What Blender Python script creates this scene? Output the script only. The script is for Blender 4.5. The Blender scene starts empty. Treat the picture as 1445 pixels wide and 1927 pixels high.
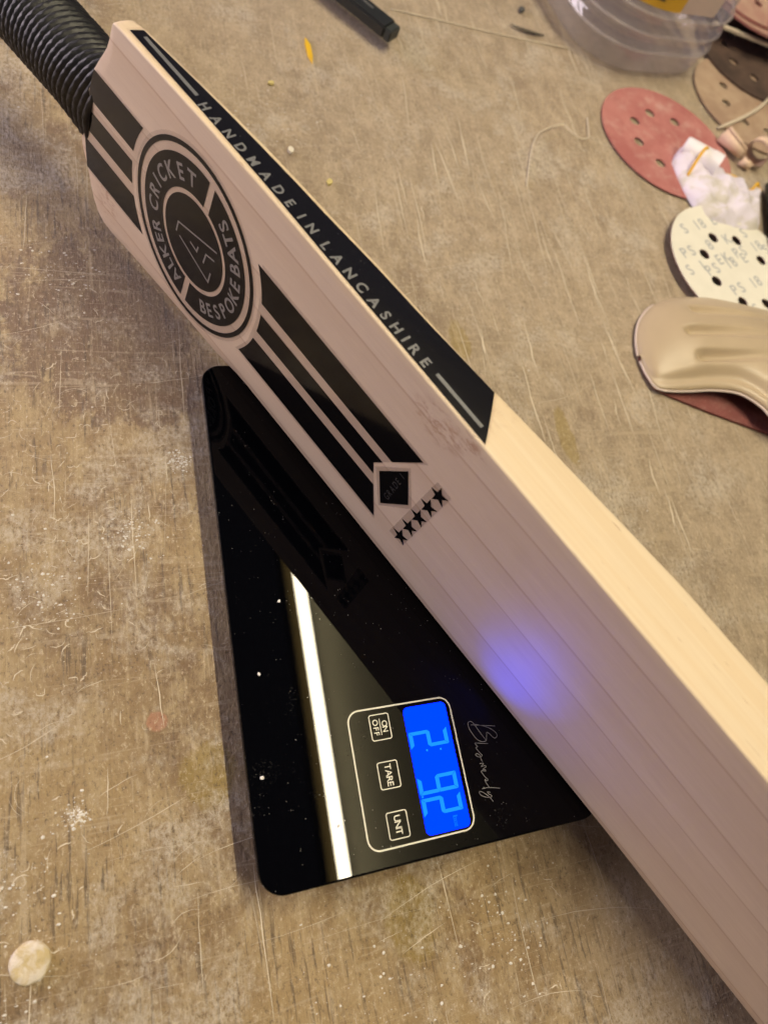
import bpy, bmesh, math, random
from mathutils import Vector, Matrix, noise as mnoise
from mathutils.geometry import tessellate_polygon

R = math.radians
scene = bpy.context.scene
col = scene.collection
random.seed(7)

# ---------------------------------------------------------------- camera
cam_data = bpy.data.cameras.new('camera')
cam = bpy.data.objects.new('camera', cam_data); col.objects.link(cam)
cam.location = (-0.04162, 0.03266, 0.30875)
cam.rotation_mode = 'XYZ'
cam.rotation_euler = (0.426687, -0.313945, -0.200038)
cam_data.sensor_fit = 'VERTICAL'; cam_data.sensor_height = 36.0
cam_data.lens = 36.0 * 1316.31 / 1927.0
cam_data.clip_start = 0.01; cam_data.clip_end = 50
cam_data.dof.use_dof = True
cam_data.dof.focus_distance = 0.305
cam_data.dof.aperture_fstop = 8.5
scene.camera = cam

# ---------------------------------------------------------------- view and ambient light
scene.view_settings.view_transform = 'Standard'
scene.view_settings.look = 'None'
scene.view_settings.exposure = 0.0
scene.view_settings.gamma = 1.0
world = bpy.data.worlds.new('World'); scene.world = world
world.use_nodes = True
bg = world.node_tree.nodes['Background']
bg.inputs['Color'].default_value = (0.92, 0.82, 0.97, 1)
bg.inputs['Strength'].default_value = 0.10

# low soft area light on the handle side, standing in for an unseen source
side_data = bpy.data.lights.new('side_light', 'AREA')
side_data.shape = 'RECTANGLE'; side_data.size = 0.9; side_data.size_y = 0.7
side_data.energy = 17; side_data.color = (1.0, 0.86, 0.94)
wo = bpy.data.objects.new('side_light', side_data); col.objects.link(wo)
wo.location = (-1.0, 0.90, 0.34)
wo.rotation_euler = (Vector((0.0, 0.28, 0.06)) - Vector(wo.location)).to_track_quat('-Z', 'Y').to_euler()

TUBE_L = 225.0          # radiance of the fluorescent tube
TUBE_COL = (1.0, 0.885, 0.63)

# ---------------------------------------------------------------- helpers
def setp(o, label=None, cat=None, group=None, kind=None):
    if label: o['label'] = label
    if cat: o['category'] = cat
    if group: o['group'] = group
    if kind: o['kind'] = kind
    return o

def empty(name, label, cat, loc=(0, 0, 0), group=None, mat=None):
    o = bpy.data.objects.new(name, None); col.objects.link(o)
    o.empty_display_size = 0.01
    if mat is not None: o.matrix_world = mat
    else: o.location = loc
    return setp(o, label, cat, group)

def mesh_obj(name, verts, faces, mat, parent=None, smooth=False):
    me = bpy.data.meshes.new(name)
    me.from_pydata([tuple(v) for v in verts], [], faces)
    me.validate(); me.update()
    if smooth:
        for p in me.polygons: p.use_smooth = True
    if mat: me.materials.append(mat)
    o = bpy.data.objects.new(name, me); col.objects.link(o)
    if parent: o.parent = parent
    return o

def bm_obj(name, bm, mat, parent=None, smooth=False, normals=True):
    if normals: bmesh.ops.recalc_face_normals(bm, faces=bm.faces[:])
    me = bpy.data.meshes.new(name); bm.to_mesh(me); bm.free()
    if smooth:
        for p in me.polygons: p.use_smooth = True
    if mat: me.materials.append(mat)
    o = bpy.data.objects.new(name, me); col.objects.link(o)
    if parent: o.parent = parent
    return o

def sharp(o, deg=35):
    me = o.data
    bm = bmesh.new(); bm.from_mesh(me)
    for e in bm.edges:
        if len(e.link_faces) == 2 and e.calc_face_angle() > R(deg): e.smooth = False
    bm.to_mesh(me); bm.free()

def lerp_list(x, pts):
    if x <= pts[0][0]: return pts[0][1]
    for (a, b), (c, d) in zip(pts, pts[1:]):
        if x <= c: return b + (d - b) * (x - a) / (c - a)
    return pts[-1][1]

def smooth_list(x, pts):
    if x <= pts[0][0]: return pts[0][1]
    for (a, b), (c, d) in zip(pts, pts[1:]):
        if x <= c:
            u = (x - a) / (c - a); u = u * u * (3 - 2 * u)
            return b + (d - b) * u
    return pts[-1][1]

def rrect(x0, x1, y0, y1, r, n=6):
    out = []
    for cx, cy, a in ((x1 - r, y1 - r, 0), (x0 + r, y1 - r, 90), (x0 + r, y0 + r, 180), (x1 - r, y0 + r, 270)):
        for i in range(n + 1):
            t = R(a + 90 * i / n); out.append((cx + r * math.cos(t), cy + r * math.sin(t)))
    return out

def slab(name, loops, z0, z1, mat, parent=None, tr=None):
    """flat plate with thickness from an outline and any holes; tr maps (x,y,z) to the local frame"""
    polys = [[Vector((x, y, 0)) for x, y in lp] for lp in loops]
    tris = tessellate_polygon(polys)
    flat = [v for lp in polys for v in lp]
    n = len(flat)
    V = [(v.x, v.y, z1) for v in flat] + [(v.x, v.y, z0) for v in flat]
    F = []
    for t in tris:
        a, b, c = [flat[i] for i in t]
        if (b - a).cross(c - a).z < 0: t = t[::-1]
        F.append(tuple(t)); F.append(tuple(i + n for i in t[::-1]))
    k = 0
    for li, lp in enumerate(polys):
        m = len(lp)
        area = sum(lp[i].x * lp[(i + 1) % m].y - lp[(i + 1) % m].x * lp[i].y for i in range(m))
        for i in range(m):
            a, b = k + i, k + (i + 1) % m
            ccw = (area > 0) == (li == 0)
            F.append((a, a + n, b + n, b) if ccw else (b, b + n, a + n, a))
        k += m
    if tr: V = [tr(*v) for v in V]
    return mesh_obj(name, V, F, mat, parent)

def stroke_poly(pts, w):
    """a polyline as a list of quads (x,y) of width w with mitred joints"""
    P = [Vector((x, y)) for x, y in pts]
    L, Rr = [], []
    for i, q in enumerate(P):
        d0 = (P[i] - P[i - 1]).normalized() if i else None
        d1 = (P[i + 1] - P[i]).normalized() if i < len(P) - 1 else None
        if d0 is None: d0 = d1
        if d1 is None: d1 = d0
        t = (d0 + d1)
        t = t.normalized() if t.length > 1e-4 else d0
        nrm = Vector((-t.y, t.x)); c = max(0.45, nrm.dot(Vector((-d0.y, d0.x))))
        L.append(q + nrm * w / 2 / c); Rr.append(q - nrm * w / 2 / c)
    return L, Rr

def stroke_obj(name, strokes, w, z, mat, parent, tr, closed=False):
    V, F = [], []
    for pts in strokes:
        L, Rr = stroke_poly(pts, w)
        k = len(V)
        for a, b in zip(L, Rr): V += [tr(a.x, a.y, z), tr(b.x, b.y, z)]
        for i in range(len(L) - 1): F.append((k + 2 * i, k + 2 * i + 1, k + 2 * i + 3, k + 2 * i + 2))
    return mesh_obj(name, V, F, mat, parent)

def spline(pts, n=6):
    out = []
    P = [Vector(p) for p in pts]
    for i in range(len(P) - 1):
        p0 = P[max(0, i - 1)]; p1 = P[i]; p2 = P[i + 1]; p3 = P[min(len(P) - 1, i + 2)]
        for k in range(n):
            t = k / n
            out.append(0.5 * ((2 * p1) + (p2 - p0) * t + (2 * p0 - 5 * p1 + 4 * p2 - p3) * t * t + (3 * p1 - p0 - 3 * p2 + p3) * t ** 3))
    out.append(P[-1]); return out

def tube_obj(name, pts, rad, mat, parent=None, seg=8, taper=None):
    V, F = [], []
    P = [Vector(p) for p in pts]
    for i, q in enumerate(P):
        t = (P[min(i + 1, len(P) - 1)] - P[max(i - 1, 0)]).normalized()
        a = t.cross(Vector((0, 0, 1)));
        if a.length < 1e-3: a = Vector((1, 0, 0))
        a.normalize(); b = t.cross(a).normalized()
        r = rad * (taper(i / (len(P) - 1)) if taper else 1)
        for k in range(seg):
            an = 2 * math.pi * k / seg
            V.append(q + (a * math.cos(an) + b * math.sin(an)) * r)
        if i:
            o = len(V) - 2 * seg
            for k in range(seg): F.append((o + k, o + (k + 1) % seg, o + seg + (k + 1) % seg, o + seg + k))
    F.append(tuple(range(seg))[::-1]); F.append(tuple(range(len(V) - seg, len(V))))
    return mesh_obj(name, V, F, mat, parent, smooth=True)

_glyph = {}
def glyph(ch, bold=0.0):
    """outline mesh of one character in units of the cap height, left edge at x=0"""
    key = (ch, bold)
    if key in _glyph: return _glyph[key]
    cu = bpy.data.curves.new('tmp', 'FONT'); cu.body = ch; cu.size = 1; cu.offset = bold; cu.resolution_u = 5
    ob = bpy.data.objects.new('tmp', cu); col.objects.link(ob)
    dg = bpy.context.evaluated_depsgraph_get(); dg.update()
    me = ob.evaluated_get(dg).to_mesh()
    vs = [(v.co.x, v.co.y) for v in me.vertices]; fs = [tuple(p.vertices) for p in me.polygons]
    ob.evaluated_get(dg).to_mesh_clear()
    bpy.data.objects.remove(ob); bpy.data.curves.remove(cu)
    _glyph[key] = (vs, fs); return _glyph[key]
def cap_h(bold=0.0):
    vs, _ = glyph('H', bold); ys = [v[1] for v in vs]; return max(ys) - min(ys), min(ys)
def char_shape(ch, h, stretch=1.0, bold=0.0):
    vs, fs = glyph(ch, bold); ch_h, y0 = cap_h(bold); k = h / ch_h
    x0 = min(v[0] for v in vs); x1 = max(v[0] for v in vs)
    return [((x - x0) * k * stretch, (y - y0) * k) for x, y in vs], fs, (x1 - x0) * k * stretch
def layout(text, h, width=None, stretch=1.0, bold=0.0, track=0.0, space=0.6):
    items, ws = [], []
    for ch in text: ws.append(space * h if ch == ' ' else char_shape(ch, h, stretch, bold)[2])
    if width is not None: track = (width - sum(ws)) / (len(text) - 1)
    x = 0
    for ch, w in zip(text, ws):
        if ch != ' ':
            vs, fs, _ = char_shape(ch, h, stretch, bold); items.append(([(a + x, b) for a, b in vs], fs))
        x += w + track
    return items, x - track
def text_obj(name, items, tr, z, mat, parent):
    V, F = [], []
    for vs, fs in items:
        k = len(V); V += [tr(x, y, z) for x, y in vs]; F += [tuple(i + k for i in f) for f in fs]
    return mesh_obj(name, V, F, mat, parent)

# ---------------------------------------------------------------- material helper
class N:
    def __init__(s, name):
        s.m = bpy.data.materials.new(name); s.m.use_nodes = True
        s.t = s.m.node_tree; s.t.nodes.clear()
        s.out = s.t.nodes.new('ShaderNodeOutputMaterial')
    def n(s, typ, **kw):
        nd = s.t.nodes.new(typ)
        for k, v in kw.items(): setattr(nd, k, v)
        return nd
    def link(s, a, b): s.t.links.new(a, b)
    def inp(s, nd, key, v):
        if hasattr(v, 'is_linked') or isinstance(v, bpy.types.NodeSocket): s.link(v, nd.inputs[key])
        else:
            if isinstance(v, tuple) and len(v) == 3 and nd.inputs[key].type == 'RGBA': v = (*v, 1)
            nd.inputs[key].default_value = v
    def coord(s, which='Object'): return s.n('ShaderNodeTexCoord').outputs[which]
    def map(s, vec, scale=(1, 1, 1), rot=(0, 0, 0), loc=(0, 0, 0)):
        m = s.n('ShaderNodeMapping'); s.link(vec, m.inputs['Vector'])
        m.inputs['Scale'].default_value = scale; m.inputs['Rotation'].default_value = rot; m.inputs['Location'].default_value = loc
        return m.outputs[0]
    def noise(s, vec, scale, detail=4, rough=0.55, dist=0.0, kind='FBM', out='Fac'):
        x = s.n('ShaderNodeTexNoise'); x.noise_type = kind
        s.link(vec, x.inputs['Vector']); x.inputs['Scale'].default_value = scale
        x.inputs['Detail'].default_value = detail; x.inputs['Roughness'].default_value = rough; x.inputs['Distortion'].default_value = dist
        return x.outputs[out]
    def voro(s, vec, scale, feature='F1', out='Distance', rnd=1.0):
        x = s.n('ShaderNodeTexVoronoi'); x.feature = feature
        s.link(vec, x.inputs['Vector']); x.inputs['Scale'].default_value = scale; x.inputs['Randomness'].default_value = rnd
        return x.outputs[out]
    def math(s, op, a, b=None, c=None, clamp=False):
        x = s.n('ShaderNodeMath'); x.operation = op; x.use_clamp = clamp
        s.inp(x, 0, a)
        if b is not None: s.inp(x, 1, b)
        if c is not None: s.inp(x, 2, c)
        return x.outputs[0]
    def step(s, v, a, b, lo=0.0, hi=1.0, smooth=True):
        x = s.n('ShaderNodeMapRange'); x.interpolation_type = 'SMOOTHSTEP' if smooth else 'LINEAR'
        s.inp(x, 0, v); x.inputs[1].default_value = a; x.inputs[2].default_value = b; x.inputs[3].default_value = lo; x.inputs[4].default_value = hi
        return x.outputs[0]
    def mix(s, fac, a, b, blend='MIX'):
        x = s.n('ShaderNodeMix'); x.data_type = 'RGBA'; x.blend_type = blend
        for i, v in ((0, fac), (6, a), (7, b)):
            if isinstance(v, bpy.types.NodeSocket): s.link(v, x.inputs[i])
            else: x.inputs[i].default_value = (*v, 1) if isinstance(v, tuple) and len(v) == 3 else v
        return x.outputs[2]
    def sep(s, vec):
        x = s.n('ShaderNodeSeparateXYZ'); s.link(vec, x.inputs[0]); return x.outputs
    def comb(s, a, b, c):
        x = s.n('ShaderNodeCombineXYZ'); s.inp(x, 0, a); s.inp(x, 1, b); s.inp(x, 2, c); return x.outputs[0]
    def bump(s, h, strength=0.3, dist=0.001, normal=None):
        x = s.n('ShaderNodeBump'); s.link(h, x.inputs['Height']); x.inputs['Strength'].default_value = strength; x.inputs['Distance'].default_value = dist
        if normal is not None: s.link(normal, x.inputs['Normal'])
        return x.outputs[0]
    def principled(s, color, rough=0.5, normal=None, **kw):
        b = s.n('ShaderNodeBsdfPrincipled')
        s.inp(b, 'Base Color', color); s.inp(b, 'Roughness', rough)
        if normal is not None: s.link(normal, b.inputs['Normal'])
        for k, v in kw.items(): s.inp(b, k.replace('_', ' '), v)
        return b.outputs[0]
    def done(s, shader): s.link(shader, s.out.inputs['Surface']); return s.m

def simple(name, c, rough=0.5, **kw):
    k = N(name); return k.done(k.principled(c, rough, **kw))

def emit(name, c, strength):
    k = N(name); e = k.n('ShaderNodeEmission'); e.inputs[0].default_value = (*c, 1); e.inputs[1].default_value = strength
    return k.done(e.outputs[0])

M = {}
# bench top: worn, stained, dusty plywood with long scratches
k = N('bench_wood'); c = k.coord()
big = k.noise(k.map(c, (1.15, 0.8, 1)), 7.5, 4, 0.65, 0.2)
mid = k.noise(k.map(c, (1.25, 0.7, 1)), 62, 5, 0.78, 0.15)
fine = k.noise(k.map(c, (1.2, 0.8, 1)), 480, 5, 0.8)
grain = k.noise(k.map(c, (520, 34, 1)), 1.0, 3, 0.65, 0.2)
xyz = k.sep(c)
base = k.mix(k.step(big, 0.34, 0.62), (0.21, 0.13, 0.065), (0.44, 0.31, 0.15))
base = k.mix(k.step(mid, 0.40, 0.72, 0.0, 0.9), base, (0.55, 0.42, 0.24))
# greyer, dustier boards to the far right
far = k.step(k.math('ADD', k.math('ADD', xyz[0], k.math('MULTIPLY', xyz[1], 0.35)), k.math('MULTIPLY', big, 0.16)), 0.14, 0.36)
base = k.mix(k.math('MULTIPLY', far, 0.85), base, k.mix(k.step(mid, 0.32, 0.70), (0.39, 0.305, 0.215), (0.575, 0.465, 0.345)))
# patches with a shape of their own: orange smear, ochre drips, brown stain with the bat's shadow painted in
def patch(cx, cy, rx, ry):
    pa = k.math('DIVIDE', k.math('SUBTRACT', xyz[0], cx), rx); pb = k.math('DIVIDE', k.math('SUBTRACT', xyz[1], cy), ry)
    return k.step(k.math('ADD', k.math('ADD', k.math('MULTIPLY', pa, pa), k.math('MULTIPLY', pb, pb)), k.math('MULTIPLY', k.math('SUBTRACT', mid, 0.5), 2.4)), 0.55, 1.0, 1.0, 0.0)
oc = k.math('ADD', k.math('ADD', patch(0.1566, 0.2655, 0.007, 0.016), patch(0.2105, 0.199, 0.006, 0.022)), k.math('ADD', patch(-0.012, 0.048, 0.012, 0.014), patch(0.062, -0.022, 0.012, 0.018)), clamp=True)
base = k.mix(k.math('MULTIPLY', oc, 0.55), base, (0.38, 0.27, 0.06))
base = k.mix(k.math('MULTIPLY', patch(-0.0303, 0.0716, 0.0048, 0.0042), 0.6), base, (0.58, 0.27, 0.16))
base = k.mix(k.math('MULTIPLY', k.math('ADD', patch(-0.045, 0.27, 0.05, 0.06), patch(-0.02, 0.235, 0.03, 0.03), clamp=True), 0.6), base, (0.15, 0.085, 0.055))  # brown stain that also carries the bat's cast shadow as painted colour
# dark grain showing through where the veneer has worn
gm = k.step(k.noise(c, 12, 2, 0.6, 0.5), 0.42, 0.58)
base = k.mix(k.math('MULTIPLY', k.step(grain, 0.55, 0.64), k.math('MULTIPLY', gm, k.step(far, 0.0, 1.0, 0.62, 0.16))), base, (0.085, 0.06, 0.042))
base = k.mix(k.math('MULTIPLY', k.step(grain, 0.44, 0.32), 0.30), base, (0.50, 0.38, 0.22))
# varnish-brown stains
st = k.step(k.noise(k.map(c, (1, 1, 1), (0, 0, 0), (2.2, 0.7, 0)), 20, 5, 0.75, 0.3), 0.57, 0.67)
base = k.mix(k.math('MULTIPLY', st, k.step(far, 0.0, 1.0, 0.5, 0.18)), base, (0.17, 0.085, 0.04))
# dust, plaster and filler residue
dmask = k.step(k.noise(k.map(c, (1, 1, 1), (0, 0, 0), (5.5, 9.1, 0)), 18, 5, 0.78, 0.25), 0.49, 0.64)
base = k.mix(k.math('MULTIPLY', dmask, k.step(fine, 0.40, 0.60, 0.1, 0.62)), base, (0.68, 0.62, 0.54))
base = k.mix(k.step(fine, 0.55, 0.65, 0.0, 0.65), base, (0.72, 0.60, 0.43))
base = k.mix(k.math('MULTIPLY', k.step(fine, 0.45, 0.35, 0.0, 0.65), k.step(far, 0.0, 1.0, 1.0, 0.75)), base, (0.12, 0.085, 0.055))
# fine scratches: thin bands of a stretched noise
def scr(rot, sx, sy, off):
    v = k.noise(k.map(c, (sx, sy, 1), (0, 0, rot), off), 1.0, 1, 0.5, 0.15)
    return k.step(k.math('ABSOLUTE', k.math('SUBTRACT', v, 0.5)), 0.0, 0.016, 1, 0)
s1 = k.math('MULTIPLY', scr(0.03, 170, 3, (0, 0, 0)), k.step(mid, 0.45, 0.55))
s2 = k.math('MULTIPLY', scr(0.12, 4, 130, (2, 5, 0)), k.step(mid, 0.55, 0.45))
ss = k.math('ADD', s1, s2, clamp=True)
base = k.mix(k.math('MULTIPLY', ss, 0.40), base, (0.64, 0.52, 0.36))
h = k.math('ADD', fine, k.math('MULTIPLY', grain, 0.35))
bp = k.bump(h, 1.0, 0.0017)
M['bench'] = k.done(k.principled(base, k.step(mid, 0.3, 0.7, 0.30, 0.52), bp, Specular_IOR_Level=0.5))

M['scratch'] = simple('scratched_bare_wood', (0.66, 0.57, 0.45), 0.5)
M['dustspeck'] = simple('pale_sanding_dust', (0.72, 0.66, 0.56), 0.8)
M['chalk'] = simple('dried_filler', (0.70, 0.66, 0.62), 0.7)

# willow blade (object axes: x along the blade, y through it, z across the face), metres
k = N('willow'); c = k.coord(); x, y, z = k.sep(c)
wv = k.noise(k.map(c, (3.0, 9, 9)), 1.0, 3, 0.5)
zz = k.math('ADD', z, k.math('MULTIPLY', k.math('SUBTRACT', wv, 0.5), 0.014))
warp = k.noise(k.comb(0.0, 0.0, k.math('MULTIPLY', zz, 30.0)), 1.0, 1, 0.5)
ph = k.math('ADD', k.math('MULTIPLY', zz, 44.0), k.math('MULTIPLY', warp, 1.6))
fr = k.math('FRACT', ph)
line = k.math('ADD', k.step(fr, 0.93, 0.99), k.step(fr, 0.0, 0.02, 1.0, 0.0), clamp=True)
saw = k.step(fr, 0.05, 0.95, 0.0, 1.0, smooth=False)
wide = k.noise(k.map(c, (4, 30, 60)), 1.0, 3, 0.5)
fib = k.noise(k.map(c, (60, 900, 1500)), 1.0, 4, 0.6)
lite = k.noise(k.map(c, (40, 300, 300), (0, 0, 0), (3, 2, 1)), 1.0, 4, 0.6)
wood = k.mix(k.step(wide, 0.3, 0.7), (0.66, 0.525, 0.385), (0.72, 0.59, 0.445))
wood = k.mix(k.math('MULTIPLY', saw, 0.36), wood, (0.57, 0.42, 0.29))
wood = k.mix(k.math('MULTIPLY', line, 0.45), wood, (0.42, 0.26, 0.16))
wood = k.mix(k.step(fib, 0.35, 0.75, 0.0, 0.16), wood, (0.46, 0.31, 0.2))
wood = k.mix(k.step(lite, 0.55, 0.75, 0.0, 0.18), wood, (0.84, 0.70, 0.52))
# the edge shows long pale streaks
streak = k.noise(k.map(c, (5, 330, 40), (0, 0, 0), (1, 2, 3)), 1.0, 4, 0.6, 0.4)
edge_m = k.step(z, 0.1035, 0.1065)
wood = k.mix(k.math('MULTIPLY', edge_m, k.step(streak, 0.45, 0.7, 0, 0.35)), wood, (0.64, 0.46, 0.28))
wood = k.mix(k.math('MULTIPLY', edge_m, 0.5), wood, k.mix(k.step(streak, 0.35, 0.62), (0.78, 0.655, 0.46), (0.74, 0.595, 0.39)))
# brown speck stains near the upper edge and at the shoulder
def spot(cx, cz, rx, rz):
    a = k.math('DIVIDE', k.math('SUBTRACT', x, cx), rx); b = k.math('DIVIDE', k.math('SUBTRACT', z, cz), rz)
    return k.step(k.math('ADD', k.math('MULTIPLY', a, a), k.math('MULTIPLY', b, b)), 0.0, 1.0, 1.0, 0.0)
sp = k.math('ADD', k.math('ADD', spot(-0.091, 0.097, 0.016, 0.010), spot(-0.079, 0.103, 0.010, 0.006)), spot(-0.292, 0.013, 0.010, 0.016), clamp=True)
spn = k.math('MULTIPLY', sp, k.step(k.noise(k.map(c, (160, 160, 420)), 1.0, 4, 0.6, 1.2), 0.47, 0.66))
wood = k.mix(k.math('MULTIPLY', spn, 0.62), wood, (0.36, 0.17, 0.09))
# dark flecks on the edge
fk = k.math('MULTIPLY', edge_m, k.step(k.noise(k.map(c, (70, 650, 1), (0, 0, 0.05), (5, 0.35, 0)), 1.0, 2, 0.5), 0.69, 0.75))
wood = k.mix(k.math('MULTIPLY', fk, 0.55), wood, (0.34, 0.17, 0.08))
bp = k.bump(k.math('ADD', k.math('MULTIPLY', fib, 0.5), k.math('MULTIPLY', line, -0.6)), 0.12, 0.0004)
M['willow'] = k.done(k.principled(wood, 0.52, bp, Specular_IOR_Level=0.35))

k = N('rubber_grip'); c = k.coord()
d1 = k.step(k.noise(c, 900, 3, 0.6), 0.5, 0.8)
bp = k.bump(k.noise(c, 1200, 4, 0.7), 0.35, 0.0004)
M['grip'] = k.done(k.principled(k.mix(k.math('MULTIPLY', d1, 0.35), (0.006, 0.006, 0.008), (0.035, 0.035, 0.045)), 0.46, bp))

k = N('black_vinyl'); c = k.coord()
bp = k.bump(k.noise(c, 260, 3, 0.6), 0.05, 0.0005)
M['vinyl'] = k.done(k.principled((0.006, 0.0055, 0.0055), 0.09, bp, Specular_IOR_Level=0.16))
k = N('edge_vinyl'); c = k.coord()
bp = k.bump(k.noise(c, 500, 3, 0.6), 0.05, 0.0004)
sk = k.step(k.noise(c, 1300, 2, 0.5), 0.76, 0.79)
M['evinyl'] = k.done(k.principled(k.mix(k.math('MULTIPLY', sk, 0.4), (0.006, 0.006, 0.009), (0.4, 0.4, 0.4)), 0.16, bp, Specular_IOR_Level=0.4))
k = N('silver_print'); c = k.coord()
M['silver'] = k.done(k.principled(k.mix(k.noise(c, 900, 3), (0.13, 0.13, 0.135), (0.19, 0.19, 0.195)), 0.35))
M['silver_face'] = simple('grey_print', (0.21, 0.195, 0.18), 0.3)
M['dim_print'] = simple('dim_grey_print', (0.045, 0.043, 0.043), 0.35)
k = N('clear_film')
tr = k.n('ShaderNodeBsdfTransparent'); tr.inputs[0].default_value = (0.975, 0.97, 0.975, 1)
gl = k.n('ShaderNodeBsdfGlossy'); gl.inputs['Roughness'].default_value = 0.12
fz = k.n('ShaderNodeLayerWeight'); fz.inputs[0].default_value = 0.5
mx = k.n('ShaderNodeMixShader'); k.link(k.math('ADD', 0.035, k.math('MULTIPLY', k.math('POWER', fz.outputs['Facing'], 4.0), 0.6)), mx.inputs[0]); k.link(tr.outputs[0], mx.inputs[1]); k.link(gl.outputs[0], mx.inputs[2])
M['film'] = k.done(mx.outputs[0])

# scale glass: black, mirror-like, with dust and wiped smears
k = N('black_glass'); c = k.coord()
sp1 = k.voro(k.map(c, (1, 1, 1), (0, 0, 0), (0.3, 0.2, 0)), 800)
keep = k.step(k.noise(c, 410, 2, 0.5), 0.58, 0.66)
area = k.step(k.noise(c, 34, 4, 0.65, 0.6), 0.38, 0.62)
sp = k.math('MULTIPLY', k.step(sp1, 0.06, 0.17, 1, 0), k.math('MULTIPLY', keep, area))
smear = k.math('MULTIPLY', k.step(k.noise(k.map(c, (1, 1, 1), (0, 0, 0.4), (3, 1, 0)), 60, 6, 0.72, 0.5), 0.55, 0.80), k.step(k.noise(c, 19, 2, 0.5), 0.52, 0.68))
fzz = k.math('MULTIPLY', k.step(k.noise(c, 900, 3, 0.7), 0.55, 0.75), smear)
dusty = k.math('ADD', k.math('MULTIPLY', sp, 0.55), k.math('MULTIPLY', fzz, 0.28), clamp=True)
colr = k.mix(dusty, (0.0008, 0.0009, 0.0016), (0.62, 0.60, 0.56))
rough = k.math('ADD', 0.010, k.math('MULTIPLY', dusty, 0.5))
M['glass'] = k.done(k.principled(colr, rough, None, IOR=1.24))
M['plastic_black'] = simple('black_plastic', (0.012, 0.012, 0.014), 0.4)
M['panel_print'] = simple('pale_panel_print', (0.60, 0.58, 0.47), 0.4)
M['script_print'] = simple('grey_script_print', (0.11, 0.105, 0.11), 0.4)
M['lcd'] = emit('lcd_backlight', (0.0, 0.012, 1.0), 6.0)
M['lcd_seg'] = emit('lcd_segment', (0.0024, 0.056, 1.0), 6.0)
M['lcd_unit'] = emit('lcd_unit', (0.001, 0.036, 1.0), 6.0)

# sanding discs
def grit(name, a, b, dusta, dustc=(0.62, 0.46, 0.40)):
    k = N(name); c = k.coord()
    n1 = k.noise(c, 26, 5, 0.65, 0.4); n2 = k.noise(c, 800, 3, 0.7)
    cc = k.mix(k.step(n1, 0.35, 0.65), a, b)
    cc = k.mix(k.math('MULTIPLY', k.step(k.noise(k.map(c, (1, 1, 1), (0, 0, 0), (4, 2, 1)), 55, 5, 0.7), 0.48, 0.72), dusta), cc, dustc)
    cc = k.mix(k.math('MULTIPLY', k.step(n2, 0.55, 0.75), 0.25), cc, dustc)
    return k.done(k.principled(cc, 0.8, k.bump(n2, 0.4, 0.0004)))
M['grit_red'] = grit('red_abrasive', (0.36, 0.115, 0.11), (0.45, 0.18, 0.165), 0.45, (0.58, 0.43, 0.37))
M['grit_dark'] = grit('dark_red_abrasive', (0.16, 0.045, 0.04), (0.21, 0.06, 0.055), 0.12)
M['grit_tan'] = grit('dusty_tan_abrasive', (0.33, 0.22, 0.155), (0.43, 0.31, 0.22), 0.4, (0.55, 0.44, 0.32))
M['grit_shade'] = grit('shade_brown_abrasive', (0.045, 0.026, 0.02), (0.085, 0.05, 0.038), 0.35, (0.20, 0.14, 0.10))  # very dark brown, shade put into the colour
M['grit_pink'] = grit('pinkish_worn_abrasive', (0.38, 0.20, 0.17), (0.46, 0.30, 0.23), 0.5, (0.58, 0.46, 0.34))
k = N('velour_backing'); c = k.coord()
M['backing'] = k.done(k.principled(k.mix(k.noise(c, 60, 4, 0.6), (0.68, 0.65, 0.57), (0.80, 0.77, 0.69)), 0.85, k.bump(k.noise(c, 700, 3, 0.7), 0.3, 0.0004)))
M['back_print'] = simple('grey_backing_print', (0.40, 0.41, 0.43), 0.8)
k = N('tan_pad'); c = k.coord()
pr_ = k.step(k.noise(k.map(c, (1, 1, 1), (0, 0, 0), (2, 0, 0)), 14, 3, 0.5), 0.45, 0.6)
M['tan_pad'] = k.done(k.principled(k.mix(k.noise(c, 26, 3, 0.5), (0.40, 0.31, 0.205), (0.50, 0.40, 0.28)), 0.40, k.bump(k.noise(c, 300, 3), 0.06, 0.0004), Specular_IOR_Level=0.5))
M['pad_rim'] = simple('pale_pad_rim', (0.62, 0.52, 0.48), 0.35)

# clear plastic of the tub
k = N('clear_plastic'); c = k.coord()
tr = k.n('ShaderNodeBsdfTransparent'); tr.inputs[0].default_value = (0.93, 0.92, 0.93, 1)
gl = k.n('ShaderNodeBsdfGlossy'); gl.inputs['Roughness'].default_value = 0.07
df = k.n('ShaderNodeBsdfTranslucent'); df.inputs[0].default_value = (0.80, 0.75, 0.76, 1)
dd = k.n('ShaderNodeBsdfDiffuse'); dd.inputs[0].default_value = (0.72, 0.66, 0.66, 1)
bp = k.bump(k.noise(c, 40, 3, 0.6, 0.5), 0.45, 0.003)
k.link(bp, gl.inputs['Normal'])
fz = k.n('ShaderNodeLayerWeight'); fz.inputs[0].default_value = 0.5; k.link(bp, fz.inputs['Normal'])
m0 = k.n('ShaderNodeMixShader'); m0.inputs[0].default_value = 0.5; k.link(df.outputs[0], m0.inputs[1]); k.link(dd.outputs[0], m0.inputs[2])
m1 = k.n('ShaderNodeMixShader'); k.link(k.step(k.noise(c, 30, 4, 0.6), 0.3, 0.8, 0.13, 0.30), m1.inputs[0]); k.link(tr.outputs[0], m1.inputs[1]); k.link(m0.outputs[0], m1.inputs[2])
m2 = k.n('ShaderNodeMixShader'); k.link(k.math('ADD', 0.10, k.math('MULTIPLY', k.math('POWER', fz.outputs['Facing'], 3.0), 0.6)), m2.inputs[0]); k.link(m1.outputs[0], m2.inputs[1]); k.link(gl.outputs[0], m2.inputs[2])
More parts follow.
